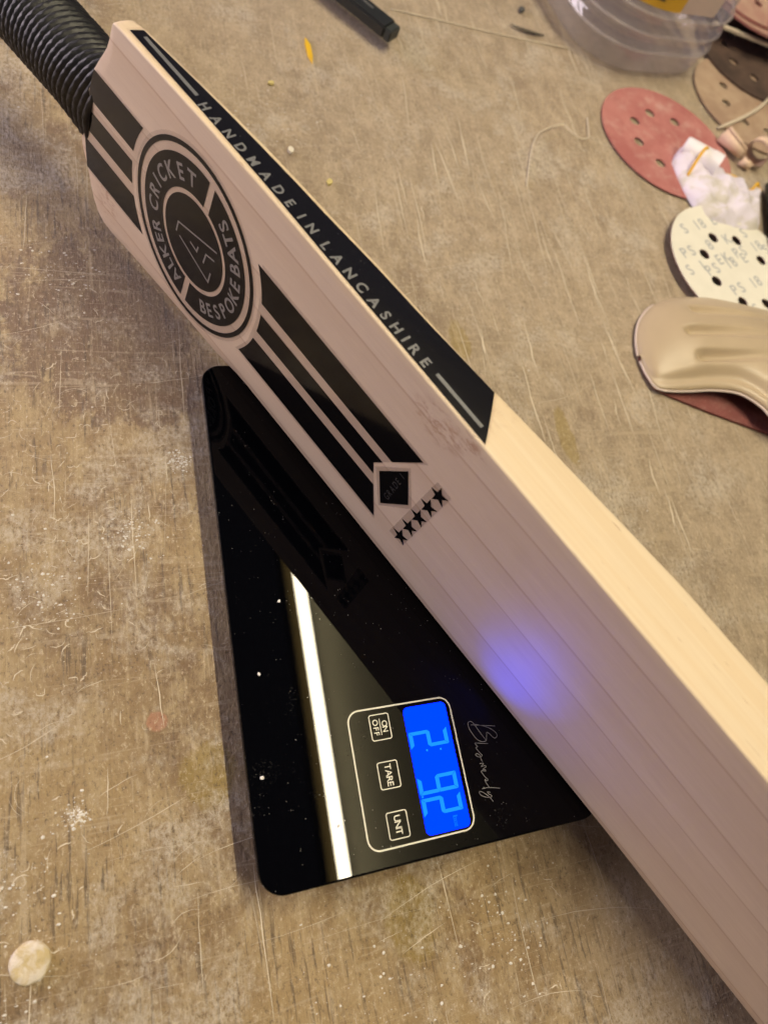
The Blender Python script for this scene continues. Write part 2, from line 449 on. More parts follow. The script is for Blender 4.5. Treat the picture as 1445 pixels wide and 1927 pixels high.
M['clear'] = k.done(m2.outputs[0])
k = N('milky_rib')
tr = k.n('ShaderNodeBsdfTransparent'); gl = k.n('ShaderNodeBsdfPrincipled'); gl.inputs['Base Color'].default_value = (0.62, 0.57, 0.55, 1); gl.inputs['Roughness'].default_value = 0.15
mx = k.n('ShaderNodeMixShader'); mx.inputs[0].default_value = 0.24; k.link(tr.outputs[0], mx.inputs[1]); k.link(gl.outputs[0], mx.inputs[2])
M['milky'] = k.done(mx.outputs[0])
M['label_yellow'] = simple('yellow_label', (0.58, 0.36, 0.02), 0.45)
M['label_white'] = simple('pale_label_paper', (0.55, 0.47, 0.43), 0.6)
M['label_ink'] = simple('label_ink', (0.05, 0.04, 0.02), 0.6)
k = N('crumpled_cloth'); c = k.coord()
M['cloth'] = k.done(k.principled(k.mix(k.step(k.noise(k.map(c, (1, 1, 1), (0, 0, 0), (1.1, 0.1, 0)), 45, 3, 0.6), 0.45, 0.60), (0.70, 0.65, 0.76), (0.55, 0.51, 0.47)), 0.7, k.bump(k.noise(c, 120, 5, 0.65), 0.5, 0.001)))
M['hem'] = simple('yellow_hem', (0.75, 0.42, 0.015), 0.5)
k = N('wood_shaving'); c = k.coord()
M['shaving'] = k.done(k.principled(k.mix(k.noise(k.map(c, (500, 500, 40)), 1.0, 3), (0.60, 0.43, 0.31), (0.74, 0.56, 0.42)), 0.6))
M['cord'] = simple('string', (0.62, 0.54, 0.43), 0.7)
M['thread'] = simple('pale_thread', (0.66, 0.58, 0.45), 0.6)
M['twig'] = simple('dark_splinter', (0.09, 0.075, 0.06), 0.7)
M['yellow_bit'] = simple('yellow_plastic_bit', (0.75, 0.46, 0.02), 0.5)
M['yellow_pale'] = simple('pale_yellow_flake', (0.60, 0.50, 0.20), 0.7)
M['crumb'] = simple('white_crumb', (0.78, 0.74, 0.70), 0.8)
k = N('plug_wood'); c = k.coord()
M['plug'] = k.done(k.principled(k.mix(k.step(k.noise(c, 170, 4, 0.6, 0.6), 0.4, 0.6), (0.58, 0.46, 0.25), (0.72, 0.64, 0.54)), 0.75, k.bump(k.noise(c, 500, 5, 0.7), 0.7, 0.001)))
k = N('dark_wood'); c = k.coord()
M['dark_wood'] = k.done(k.principled(k.mix(k.noise(k.map(c, (8, 120, 120)), 1.0, 3), (0.05, 0.03, 0.022), (0.09, 0.055, 0.04)), 0.7))
M['bar_black'] = simple('black_bar_plastic', (0.014, 0.016, 0.018), 0.42)
M['tube'] = emit('fluorescent_tube', TUBE_COL, TUBE_L)
M['ceiling'] = simple('dull_ceiling_paint', (0.42, 0.39, 0.29), 0.8)
M['batten'] = simple('batten_enamel', (0.035, 0.024, 0.006), 0.7, Specular_IOR_Level=0.1)

# ---------------------------------------------------------------- the lamp over the bench
lamp = empty('tube_light', 'long fluorescent batten hanging over the bench, seen mirrored in the scale glass', 'lamp', (0.408, 0.15, 1.5))
V, F = [], []
for yy in (-0.62, 0.62):
    for i in range(16):
        a = 2 * math.pi * i / 16; V.append((0.0138 * math.cos(a), yy, 0.0138 * math.sin(a)))
for i in range(16): F.append((i, (i + 1) % 16, 16 + (i + 1) % 16, 16 + i))
F += [tuple(range(16)), tuple(range(16, 32))]
mesh_obj('tube', V, F, M['tube'], lamp, True)
bm = bmesh.new(); bmesh.ops.create_cube(bm, size=1, matrix=Matrix.Translation((-0.012, 0, 0.048)) @ Matrix.Diagonal((0.062, 1.30, 0.05, 1)))
bmesh.ops.bevel(bm, geom=bm.edges[:], offset=0.008, segments=2, affect='EDGES')
bm_obj('batten', bm, M['batten'], lamp)
for sy in (-1, 1):
    bm = bmesh.new(); bmesh.ops.create_cube(bm, size=1, matrix=Matrix.Translation((0, sy * 0.632, 0.012)) @ Matrix.Diagonal((0.03, 0.022, 0.05, 1)))
    bm_obj('lamp_holder', bm, M['batten'], lamp)

board = slab('ceiling_board', [[(0.40, -0.9), (1.5, -0.9), (1.5, 1.4), (0.40, 1.4)]], 1.578, 1.60, M['ceiling'])
setp(board, 'dull boarded ceiling panel the tube light hangs from', kind='structure')
# ---------------------------------------------------------------- bench top
bx0, bx1, by0, by1 = -0.45, 1.25, -0.55, 1.35
V, F = [], []
nx, ny = 120, 134
for j in range(ny + 1):
    for i in range(nx + 1):
        xx = bx0 + (bx1 - bx0) * i / nx; yy = by0 + (by1 - by0) * j / ny
        V.append((xx, yy, -0.0006 + 0.0005 * mnoise.noise((xx * 9, yy * 5, 0.3))))
for j in range(ny):
    for i in range(nx):
        a = j * (nx + 1) + i; F.append((a, a + 1, a + nx + 2, a + nx + 1))
k0 = len(V)
V += [(bx0, by0, -0.035), (bx1, by0, -0.035), (bx1, by1, -0.035), (bx0, by1, -0.035)]
F.append((k0 + 3, k0 + 2, k0 + 1, k0))
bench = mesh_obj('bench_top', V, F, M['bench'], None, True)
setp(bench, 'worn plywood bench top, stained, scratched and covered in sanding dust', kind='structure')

def bench_z(x, y): return -0.0006 + 0.0005 * mnoise.noise((x * 9, y * 5, 0.3))

# long scratches cut into the bench
rs = random.Random(11)
V, F = [], []
def add_scratch(x, y, ang, ln, w, bend):
    n = 7; pts = []
    for i in range(n):
        u = i / (n - 1)
        a = ang + bend * (u - 0.5)
        if i: x += math.cos(a) * ln / (n - 1); y += math.sin(a) * ln / (n - 1)
        pts.append((x + rs.gauss(0, w * 0.35), y + rs.gauss(0, w * 0.35)))
    L, Rr = stroke_poly(pts, 1.0)
    k = len(V)
    for i, (a, b) in enumerate(zip(L, Rr)):
        u = i / (n - 1); ww = w * (math.sin(math.pi * min(max(u, 0.04), 0.96)) ** 0.6) * rs.uniform(0.55, 1.2)
        cx, cy = pts[i]; dv = (a - b).normalized() * ww / 2
        z = bench_z(cx, cy) + 0.00022
        V.append((cx + dv.x, cy + dv.y, z)); V.append((cx - dv.x, cy - dv.y, z))
    for i in range(n - 1): F.append((k + 2 * i, k + 2 * i + 1, k + 2 * i + 3, k + 2 * i + 2))
for _ in range(650):
    x = rs.uniform(-0.13, 0.62); y = rs.uniform(-0.12, 0.8)
    add_scratch(x, y, R(90) + rs.gauss(0.0, 0.05), rs.uniform(0.008, 0.06), rs.uniform(0.00012, 0.0005), rs.gauss(0, 0.10))
for _ in range(260):
    x = rs.uniform(-0.12, 0.55); y = rs.uniform(-0.12, 0.8)
    add_scratch(x, y, rs.gauss(0.12, 0.22), rs.uniform(0.008, 0.07), rs.uniform(0.0001, 0.00032), rs.gauss(0, 0.4))
for _ in range(110):
    x = rs.uniform(-0.12, 0.0); y = rs.uniform(-0.05, 0.35)
    add_scratch(x, y, rs.uniform(0, 6.28), rs.uniform(0.003, 0.016), rs.uniform(0.0001, 0.0003), rs.gauss(0, 1.6))
for _ in range(60):
    x = rs.uniform(0.1, 0.6); y = rs.uniform(0.25, 0.75)
    add_scratch(x, y, rs.uniform(0, 6.28), rs.uniform(0.006, 0.04), rs.uniform(0.00012, 0.0004), rs.gauss(0, 0.9))
for _ in range(340):
    x = rs.uniform(0.12, 0.62); y = rs.uniform(0.1, 0.75)
    add_scratch(x, y, R(90) + rs.gauss(-0.02, 0.07), rs.uniform(0.012, 0.075), rs.uniform(0.0003, 0.0011), rs.gauss(0, 0.08))
for cx, cy, cr, n_ in ((-0.085, 0.10, 0.022, 80), (-0.07, 0.155, 0.02, 60), (-0.055, 0.20, 0.025, 60), (-0.045, 0.27, 0.03, 50), (-0.09, 0.02, 0.016, 40), (0.11, -0.05, 0.03, 20)):
    for _ in range(n_):
        add_scratch(rs.gauss(cx, cr), rs.gauss(cy, cr), rs.gauss(0.35, 0.9), rs.uniform(0.0015, 0.007), rs.uniform(0.00015, 0.0006), rs.gauss(0, 1.8))
sc_o = mesh_obj('scratches', V, F, M['scratch'], bench); setp(sc_o, kind='stuff')

# grains of sanding dust and flakes of dried filler lying on the bench
def specks(name, n, mat, region, smin, smax, flat, parent, clusters=None):
    V, F = [], []
    for _ in range(n):
        if clusters and rs.random() < 0.8:
            cx, cy, cr = rs.choice(clusters); x = rs.gauss(cx, cr); y = rs.gauss(cy, cr)
        else:
            x = rs.uniform(region[0], region[1]); y = rs.uniform(region[2], region[3])
        s = smin * (smax / smin) ** (rs.random() ** 2.2); z = bench_z(x, y)
        a0 = rs.uniform(0, 6.28); k = len(V); m = 5; el = rs.uniform(0.5, 1.0)
        for i in range(m):
            a = a0 + i * 2 * math.pi / m; r = s * rs.uniform(0.6, 1.1)
            V.append((x + math.cos(a) * r, y + math.sin(a) * r * el, z))
        V.append((x + rs.gauss(0, s * 0.15), y + rs.gauss(0, s * 0.15), z + s * flat))
        for i in range(m): F.append((k + i, k + (i + 1) % m, k + m))
    o = mesh_obj(name, V, F, mat, parent); setp(o, kind='stuff'); return o
specks('dust_specks', 14000, M['dustspeck'], (-0.12, 0.62, -0.12, 0.8), 0.00008, 0.00042, 0.7, bench)
specks('filler_flakes', 2200, M['chalk'], (-0.12, 0.3, -0.12, 0.6), 0.00018, 0.0010, 0.3, bench,
       [(-0.098, 0.17, 0.006), (-0.062, 0.042, 0.0025), (-0.083, 0.02, 0.011), (-0.085, -0.018, 0.01), (-0.035, 0.155, 0.006),
        (0.10, -0.035, 0.014), (-0.06, 0.30, 0.01), (0.06, 0.44, 0.02), (-0.07, 0.13, 0.01), (0.055, -0.05, 0.02), (-0.012, 0.19, 0.003)])

# ---------------------------------------------------------------- kitchen scale (glass corner at the origin, axes along its edges)
ZS = 0.020
scale_e = empty('kitchen_scale', 'flat black glass kitchen scale with lit blue display, lying under the bat', 'scale', (0, 0, 0))
mm = 0.001
SW, SL = 0.150, 0.2308
ol = rrect(0, SW, 0, SL, 0.0095, 8)
bm = bmesh.new()
def ring_loft(bm, rings):
    vr = [[bm.verts.new(v) for v in r] for r in rings]
    n = len(vr[0])
    for a, b in zip(vr, vr[1:]):
        for i in range(n): bm.faces.new((a[i], a[(i + 1) % n], b[(i + 1) % n], b[i]))
    bm.faces.new(vr[-1]); bm.faces.new(vr[0][::-1])
def inset_ring(d, z): return [(x, y, z) for x, y in rrect(d, SW - d, d, SL - d, 0.0095 - d if d < 0.008 else 0.006, 8)]
ring_loft(bm, [inset_ring(0.0006, 0.0152), inset_ring(0, 0.0158), inset_ring(0, 0.0193), inset_ring(0.0003, 0.0198), inset_ring(0.0009, ZS)])
gp = bm_obj('glass_platform', bm, M['glass'], scale_e)
bm = bmesh.new(); ring_loft(bm, [inset_ring(0.010, 0.0035), inset_ring(0.006, 0.006), inset_ring(0.005, 0.0151)])
bm_obj('body', bm, M['plastic_black'], scale_e)
for fx in (0.025, SW - 0.025):
    for fy in (0.028, SL - 0.028):
        bm = bmesh.new(); bmesh.ops.create_cone(bm, cap_ends=True, segments=20, radius1=0.0085, radius2=0.0095, depth=0.0042, matrix=Matrix.Translation((fx, fy, 0.0016)))
        bm_obj('foot', bm, M['plastic_black'], scale_e)
ident = lambda x, y, z: (x * mm, y * mm, z)
# printed outline of the control panel
def outline_loops(x0, x1, y0, y1, r, w): return [rrect(x0, x1, y0, y1, r, 7), rrect(x0 + w, x1 - w, y0 + w, y1 - w, max(r - w, 0.2), 7)]
def ring_face(name, loops, z, mat, parent):
    a, b = loops; n = len(a)
    V = [ident(x, y, z) for x, y in a] + [ident(x, y, z) for x, y in b]
    F = [(i, (i + 1) % n, n + (i + 1) % n, n + i) for i in range(n)]
    return mesh_obj(name, V, F, mat, parent)
ZP = ZS + 0.00012
ring_face('panel_outline', outline_loops(42.6, 89.8, 6.6, 60.9, 5.2, 0.65), ZP, M['panel_print'], scale_e)
# lcd window and its segments
lcd = slab('display', [rrect(67.6, 87.4, 8.1, 58.7, 2.2, 6)], ZS + 0.00004, ZS + 0.0001, M['lcd'], scale_e, ident)
# the backlight throws a soft beam out of the tilted-view side of the display
bl = bpy.data.lights.new('display_backlight', 'SPOT'); bl.color = (0.0, 0.03, 1.0); bl.energy = 0.10
bl.spot_size = R(60); bl.spot_blend = 1.0; bl.shadow_soft_size = 0.0
blo = bpy.data.objects.new('display_backlight', bl); col.objects.link(blo); blo.parent = scale_e
blo.location = (0.0785, 0.036, ZS + 0.001)
blo.rotation_euler = (Vector((0.1085, 0.0605, 0.051)) - Vector(blo.location)).to_track_quat('-Z', 'Y').to_euler()
SEG = {'2': 'abged', '9': 'abcdfg'}
def seg_quad(y_left, x_top, x_bot, wd):
    """seven segments with digit-up along +x and reading along -y"""
    t = 1.75; xm = (x_top + x_bot) / 2; yl, yr = y_left, y_left - wd; g = 0.12
    def H(x, s):   # bar across at height x ; s>0 bevels downwards
        if s == 0: return [(x + t / 2, yl - t * .5 - g), (x + t / 2, yr + t * .5 + g), (x, yr + g), (x - t / 2, yr + t * .5 + g), (x - t / 2, yl - t * .5 - g), (x, yl - g)]
        return [(x, yl - g), (x, yr + g), (x - s * t, yr + t * .75 + g), (x - s * t, yl - t * .75 - g)]
    def Vv(y, s, xa, xb):
        return [(xa - g, y), (xb + g, y), (xb + g + t * (.55 if xb > x_bot + 1 else .75) * (1 if xb > x_bot + 1 else 1), y + s * t), (xa - g - t * .75, y + s * t)] if s else []
    d = {}
    d['a'] = H(x_top, 1); d['g'] = H(xm, 0); d['d'] = H(x_bot, -1)
    d['f'] = [(x_top - g, yl), (xm + g, yl), (xm + t / 2 + g, yl - t * .8), (x_top - t - g, yl - t * .8)]
    d['b'] = [(x_top - g, yr), (xm + g, yr), (xm + t / 2 + g, yr + t * .8), (x_top - t - g, yr + t * .8)]
    d['e'] = [(xm - g, yl), (x_bot + g, yl), (x_bot + t + g, yl - t * .8), (xm - t / 2 - g, yl - t * .8)]
    d['c'] = [(xm - g, yr), (x_bot + g, yr), (x_bot + t + g, yr + t * .8), (xm - t / 2 - g, yr + t * .8)]
    return d
for ch, yl in (('2', 48.3), ('9', 30.2), ('2', 21.9)):
    q = seg_quad(yl, 85.6, 68.0, 6.9)
    for s in SEG[ch]:
        pts = q[s]
        V = [ident(a, b, ZS + 0.00016) for a, b in pts]
        mesh_obj('digit_segment', V, [tuple(range(len(V)))], M['lcd_seg'], lcd)
for cx, cy in ((81.2, 39.7), (74.9, 40.2), (68.9, 22.7)):
    V = [ident(cx + 0.45 * math.cos(i * .7854), cy + 0.45 * math.sin(i * .7854), ZS + 0.00016) for i in range(8)]
    mesh_obj('display_dot', V, [tuple(range(8))], M['lcd_seg'], lcd)
def reading_down(x_base, y_start):   # text that reads along -y with its top towards +x
    return lambda u, v, z: ((x_base + v) * mm, (y_start - u) * mm, z)
it, w = layout('lb:oz', 2.0, 4.3)
text_obj('unit_lettering', it, reading_down(80.3, 13.4), ZS + 0.00016, M['lcd_unit'], lcd)
for (x0, x1, y0, y1, txt) in ((51.9, 60.9, 47.4, 58.1, 'ON'), (51.9, 60.9, 28.3, 39.1, 'TARE'), (51.9, 60.9, 9.5, 19.9, 'UNIT')):
    b = ring_face('button', outline_loops(x0, x1, y0, y1, 1.1, 0.42), ZP, M['panel_print'], scale_e)
    if txt == 'ON':
        it, w = layout('ON', 2.35, 4.6, 1.0, 0.012); text_obj('button_lettering', it, reading_down(57.3, y1 - 3.0), ZP, M['panel_print'], b)
        it, w = layout('OFF', 2.35, 6.4, 1.0, 0.012); text_obj('button_lettering', it, reading_down(53.3, y1 - 2.1), ZP, M['panel_print'], b)
        stroke_obj('button_line', [[(56.5, y1 - 2.0), (56.5, y1 - 8.6)]], 0.32, ZP, M['panel_print'], b, ident)
    else:
        it, w = layout(txt, 2.7, 8.6 if txt == 'TARE' else 7.2, 1.0, 0.012)
        text_obj('button_lettering', it, reading_down(55.1, (y0 + y1) / 2 + w / 2), ZP, M['panel_print'], b)
# handwritten brand script
SCR = [
 [(97.5, 47.0), (103, 45.9), (108.8, 44.7)],
 [(99.3, 47.0), (104.2, 45.2), (107.5, 43.0), (108.7, 41.1), (108.1, 40.0), (107.0, 39.9), (105.8, 41.2), (105.3, 42.0), (104.2, 42.7), (103.7, 41.5), (103.0, 39.6), (101.1, 39.3), (98.8, 40.7), (96.8, 44.2), (96.1, 47.4), (97.2, 48.5), (98.8, 47.5), (100.8, 43.5), (103.1, 39.3)],
 [(103.5, 38.1), (100.5, 38.7), (97.5, 39.3), (97.8, 38.4), (98.3, 37.7), (97.4, 37.5), (97.7, 36.7), (98.9, 34.8), (99.4, 33.9), (98.6, 33.4), (97.3, 33.7), (96.5, 34.6), (97.3, 35.0), (98.4, 34.2), (98.5, 33.4), (98.6, 32.2), (99.0, 31.3)],
 [(97.4, 30.8), (98.8, 30.8), (99.0, 30.4), (97.9, 29.6), (99.7, 29.6), (100.0, 29.1), (98.2, 28.3), (99.4, 28.0), (99.3, 27.5), (97.4, 27.8), (97.9, 26.4), (98.7, 25.0), (99.4, 24.3), (99.5, 23.7), (98.6, 23.6), (98.5, 24.3), (98.1, 23.9), (98.4, 22.9), (99.4, 20.9)],
 [(95.9, 20.9), (99.3, 20.8), (104.2, 19.6)],
 [(99.3, 18.9), (98.0, 19.3), (98.4, 18.5), (99.6, 17.5), (99.3, 17.1), (98.0, 17.1), (96.2, 17.7), (94.7, 18.8), (94.3, 19.8), (95.0, 20.0), (96.5, 19.1), (98.4, 17.3), (99.3, 15.9), (99.7, 15.1)]]
stroke_obj('script_lettering', [[(v.x, v.y) for v in spline([(a, b, 0) for a, b in s], 6)] for s in SCR], 0.26, ZP, M['script_print'], scale_e, ident)

# crumbs lying on the glass
def crumb(name, x, y, z, s, mat, seed, flat=0.6):
    r = random.Random(seed); bm = bmesh.new(); bmesh.ops.create_icosphere(bm, subdivisions=2, radius=1)
    for v in bm.verts:
        d = 1 + 0.35 * mnoise.noise(v.co * 1.7 + Vector((seed, 0, 0))) + r.uniform(-.08, .08)
        v.co = Vector((v.co.x * s * d, v.co.y * s * d * 0.8, (v.co.z * d * flat + flat * 0.9) * s))
    o = bm_obj(name, bm, mat, None); o.location = (x, y, z); o.rotation_euler = (0, 0, seed); return o
for i, (x, y, s, lab) in enumerate(((21.6, 110.9, 0.75, 'small white crumb on the scale glass beside the upper end of the light reflection'),
                                   (9.2, 81.3, 0.75, 'small white crumb near the left glass edge, halfway down the scale'),
                                   (5.4, 41.8, 0.9, 'white crumb close to the left glass edge in the lower part of the scale'),
                                   (32.4, 19.1, 0.7, 'grey crumb on the bright light reflection near the bottom glass edge'))):
    o = crumb('crumb', x * mm, y * mm, ZS, s * mm, M['crumb'], i + 1); setp(o, lab, 'crumb', 'crumbs on the scale glass')

# ---------------------------------------------------------------- cricket bat (x along blade to the toe, y through it, z across the face)
BD = Vector((0.49477991, -0.86901832, 0)); BN = Vector((0.86889196, 0.49470796, -0.01705285)); BU = Vector((0.01481924, 0.00843741, 0.99985459))
BO = Vector((0.10758355, 0.06125323, 0.01996218 + 0.0001))
bm4 = Matrix(((BD.x, BN.x, BU.x, BO.x), (BD.y, BN.y, BU.y, BO.y), (BD.z, BN.z, BU.z, BO.z), (0, 0, 0, 1)))
bat = empty('cricket_bat', 'pale willow cricket bat with black stickers standing on edge on the scale', 'cricket bat', mat=bm4)
TOP = [(-312, 47), (-309, 52), (-306, 59), (-303, 66), (-300, 75), (-296.5, 81), (-293, 86.5), (-290, 91.5), (-288, 96.8), (-286.8, 101), (-286, 103.2), (-284.6, 103.9), (-279, 104.2), (-232, 106.4), (-190, 107.6), (-150, 107.8), (200, 107.6), (235, 106), (250, 101), (258, 92), (262, 78)]
BOT = [(-312, 25), (-310, 19), (-308, 12), (-306.5, 4), (-305, -2), (-302, -6.5), (-298, -8.5), (-292, -8.8), (-270, -7), (-200, -3.2), (-185, 0), (80, 0), (134, -2), (200, -3), (235, -1), (250, 4), (258, 13), (262, 27)]
EDGE = [(-312, 9), (-286, 9), (-279, 10.6), (-212, 15.3), (-176, 16.6), (-150, 18.3), (-120, 19.4), (-97, 20.4), (-50, 24), (3, 27.6), (44, 28), (150, 27), (220, 22), (262, 16)]
SPINE = [(-312, 26), (-250, 30), (-150, 42), (0, 58), (120, 60), (200, 44), (262, 20)]
def top_t(s): return lerp_list(s, TOP)
def edge_n(s): return lerp_list(s, EDGE)
ss_ = [-312, -311, -310, -309, -308, -307, -306, -305, -304, -303, -302, -301, -300, -299, -298, -297, -296, -295, -294, -293, -292, -291, -290, -289, -288, -287.3, -286.6, -286, -285.4, -284.6, -283.6, -282, -279, -275]
x = -268
while x < 230: ss_.append(x); x += 8
ss_ += [230, 235, 239, 243, 247, 250, 253, 256, 258, 260, 261, 262]
rings = []
for s in ss_:
    tb, tt_, e, sp_ = lerp_list(s, BOT), top_t(s), edge_n(s), lerp_list(s, SPINE)
    half = (tt_ - tb); mid_t = (tt_ + tb) / 2
    e = min(e, half * 0.6)
    rb_n, rb_t = min(4.2, e * .3), min(13, half * .2)      # softly rolled lower edge of the face
    rt = 0.9
    ring = []
    for i in range(7):
        a = math.pi / 2 * (i / 6); ring.append((rb_n * (1 - math.sin(a)), tb + rb_t * (1 - math.cos(a))))
    lo, hi = tb + rb_t, tt_ - rt
    for i in range(1, 8): ring.append((0, lo + (hi - lo) * i / 8))
    for i in range(5):
        a = math.pi / 2 * i / 4; ring.append((rt * (1 - math.cos(a)), hi + rt * math.sin(a)))
    crown = 0.25
    for i in range(1, 6):
        u = i / 6; ring.append((rt + (e - 2.4 - rt) * u, tt_ + crown * math.sin(math.pi * u)))
    for i in range(5):
        a = math.pi / 2 * i / 4; ring.append((e - 2.4 + 2.4 * math.sin(a), tt_ - 2.4 * (1 - math.cos(a))))
    nb = 9
    for i in range(1, nb):
        u = i / nb; tpos = (tt_ - 2.4) + (tb + 2.4 - tt_ + 2.4) * u
        w = 1 - abs(2 * u - 1); ring.append((e + max(0, sp_ - e) * (w ** 1.35), tpos))
    for i in range(5):
        a = math.pi / 2 * i / 4; ring.append((e - 2.4 + 2.4 * math.cos(a), tb + 2.4 * (1 - math.sin(a))))
    rings.append([(s * mm, n_ * mm, t_ * mm) for n_, t_ in ring])
V = [v for r in rings for v in r]; m = len(rings[0]); F = []
for j in range(len(rings) - 1):
    for i in range(m): F.append((j * m + i, j * m + (i + 1) % m, (j + 1) * m + (i + 1) % m, (j + 1) * m + i))
F += [tuple(range(m))[::-1], tuple(range((len(rings) - 1) * m, len(rings) * m))]
bmx = bmesh.new(); vs = [bmx.verts.new(v) for v in V]
for f in F: bmx.faces.new([vs[i] for i in f])
blade = bm_obj('blade', bmx, M['willow'], bat, True); sharp(blade, 50)

# grip: moulded rubber sleeve with rounded ribs, flaring over the shoulders
V, F = [], []
NA = 64; pitch = 3.15; nper = 8; length = 300
rows = int(length / pitch * nper)
for j in range(rows + 1):
    u = j / nper * pitch
    fl = math.exp(-(u / 15.0) ** 2); fl2 = math.exp(-(u / 26.0) ** 2)
    rib = abs(math.sin(math.pi * (u / pitch))) ** 0.8
    for i in range(NA):
        a = 2 * math.pi * i / NA
        ca, sa = math.cos(a), math.sin(a)          # ca along n, sa along t
        rt_ = 17.3 + 9.5 * fl; rn_ = 17.3
        nfront = -1.2 * fl - 5.0 * (1 - fl)
        ncen = 12.3 - 0.041 * u + 3.5 * fl
        rn_ = rn_ if ca > 0 else (ncen - nfront) * fl + rn_ * (1 - fl)
        amp = 1.45 * (0.75 + 0.25 * math.sin(a * 23 + j))
        # ribs lean over where the sleeve is stretched on to the shoulder
        s = -300.5 - 8.5 * fl2 * (0.5 - 0.5 * sa) * 1.0 - u + 13.0 * fl2 * max(0, sa) * (0.35 + 0.65 * max(0, ca + 0.4))
        tc = 52.5 - 4.5 * fl
        V.append((s * mm, (ncen + (rn_ + amp * rib) * ca) * mm, (tc + (rt_ + amp * rib) * sa) * mm))
    if j:
        o = (j - 1) * NA
        for i in range(NA): F.append((o + i, o + NA + i, o + NA + (i + 1) % NA, o + (i + 1) % NA))
F += [tuple(range(NA)), tuple(range(rows * NA, rows * NA + NA))[::-1]]
bmx = bmesh.new(); vs = [bmx.verts.new(v) for v in V]
for f in F: bmx.faces.new([vs[i] for i in f])
bm_obj('grip', bmx, M['grip'], bat, True)

# stickers on the face: coordinates (s along blade, t across), lifted off the face by a film thickness
def face_tr(a, b, z): return (a * mm, -z, b * mm)
def on_face(name, loops, mat, parent, z0, z1):
    return slab(name, loops, z0, z1, mat, parent, lambda a, b, z: (a * mm, -z, b * mm))
ZF0, ZF1, ZB, ZT = 0.00002, 0.00010, 0.00016, 0.00021
S0, T0, AS = -226.8, 48.8, 1.055
def badge(x, y): return (S0 - y, T0 + x * AS)      # badge frame: x to the right, y towards the handle
def circ(r, a0=0, a1=360, n=72): return [badge(r * math.cos(R(a0 + (a1 - a0) * i / n)), r * math.sin(R(a0 + (a1 - a0) * i / n))) for i in range(n + (0 if a1 - a0 == 360 else 1))]
film_r = on_face('clear_film', [[(-190, 20.3), (-88.6, 20.3), (-91.0, 26), (-103.5, 49.3), (-95.0, 63), (-84.6, 77.6), (-186, 78.2), (-183.4, 66), (-182.3, 48), (-184, 33)]], M['film'], bat, ZF0, ZF1)
film_l = on_face('clear_film', [[(-308.5, 18), (-266.6, 18.2), (-270.5, 35), (-271, 48), (-267.5, 60), (-258, 76.5), (-297.5, 76.5), (-302.5, 66)]], M['film'], bat, ZF0, ZF1)
film_b = on_face('clear_film', [circ(42.6)], M['film'], bat, ZF0 + 0.00001, ZF1 + 0.00001)
# three stripes either side of the badge
def arc_pts(r, t0, t1, side, n=8):
    out = []
    for i in range(n + 1):
        t = t0 + (t1 - t0) * i / n
        xb = (t - T0) / AS; y = math.sqrt(max(0, r * r - xb * xb)) * (1 if side == 'L' else -1)
        out.append((S0 - y, t))
    return out
GA = 46.6
on_face('stripe', [arc_pts(GA, 60.2, 76.3, 'R') + [(-86.9, 76.0), (-96.9, 59.9)]], M['vinyl'], bat, ZB - 0.00003, ZB)
on_face('stripe', [arc_pts(GA, 43.6, 54.4, 'R') + [(-100.0, 54.6), (-103.3, 49.3), (-100.7, 43.9)]], M['vinyl'], bat, ZB - 0.00003, ZB)
on_face('stripe', [arc_pts(GA, 21.6, 37.9, 'R') + [(-98.0, 38.2), (-89.7, 21.8)]], M['vinyl'], bat, ZB - 0.00003, ZB)
on_face('stripe', [[(-299.6, 75.2), (-305, 59), (-305, 57.8)][:2] + arc_pts(GA - 1, 58.8, 75.1, 'L')], M['vinyl'], bat, ZB - 0.00003, ZB)
on_face('stripe', [[(-307, 53), (-308.5, 41.4)] + arc_pts(GA - 1, 41.4, 53.0, 'L')], M['vinyl'], bat, ZB - 0.00003, ZB)
on_face('stripe', [[(-309, 35.6), (-308.6, 19.4)] + arc_pts(GA - 1, 19.4, 35.4, 'L')], M['vinyl'], bat, ZB - 0.00003, ZB)
# round badge
on_face('badge_ring', [circ(41.0), circ(38.9)], M['vinyl'], bat, ZB - 0.00003, ZB)
disc = on_face('badge_disc', [circ(20.3)], M['vinyl'], bat, ZB - 0.00003, ZB)
def gap_ang(r, side, off):    # band ends lie on two lines y = -2 - 0.14 x +- 1.8
    x = r if side > 0 else -r
    for _ in range(8):
        y = -2 - 0.14 * x + off; x = math.copysign(math.sqrt(r * r - y * y), side)
    return math.degrees(math.atan2(y, x)) % 360
ro, ri = 35.6, 22.3
def band(a_start_o, a_end_o, a_start_i, a_end_i, n=48):
    if a_end_o < a_start_o: a_end_o += 360
    if a_end_i < a_start_i: a_end_i += 360
    P = [badge(ro * math.cos(R(a_start_o + (a_end_o - a_start_o) * i / n)), ro * math.sin(R(a_start_o + (a_end_o - a_start_o) * i / n))) for i in range(n + 1)]
    P += [badge(ri * math.cos(R(a_end_i + (a_start_i - a_end_i) * i / n)), ri * math.sin(R(a_end_i + (a_start_i - a_end_i) * i / n))) for i in range(n + 1)]
    return P
top_band = on_face('badge_band', [band(gap_ang(ro, 1, 1.8), gap_ang(ro, -1, 1.8), gap_ang(ri, 1, 1.8), gap_ang(ri, -1, 1.8))], M['vinyl'], bat, ZB - 0.00003, ZB)
low_band = on_face('badge_band', [band(gap_ang(ro, -1, -1.8), gap_ang(ro, 1, -1.8), gap_ang(ri, -1, -1.8), gap_ang(ri, 1, -1.8))], M['vinyl'], bat, ZB - 0.00003, ZB)
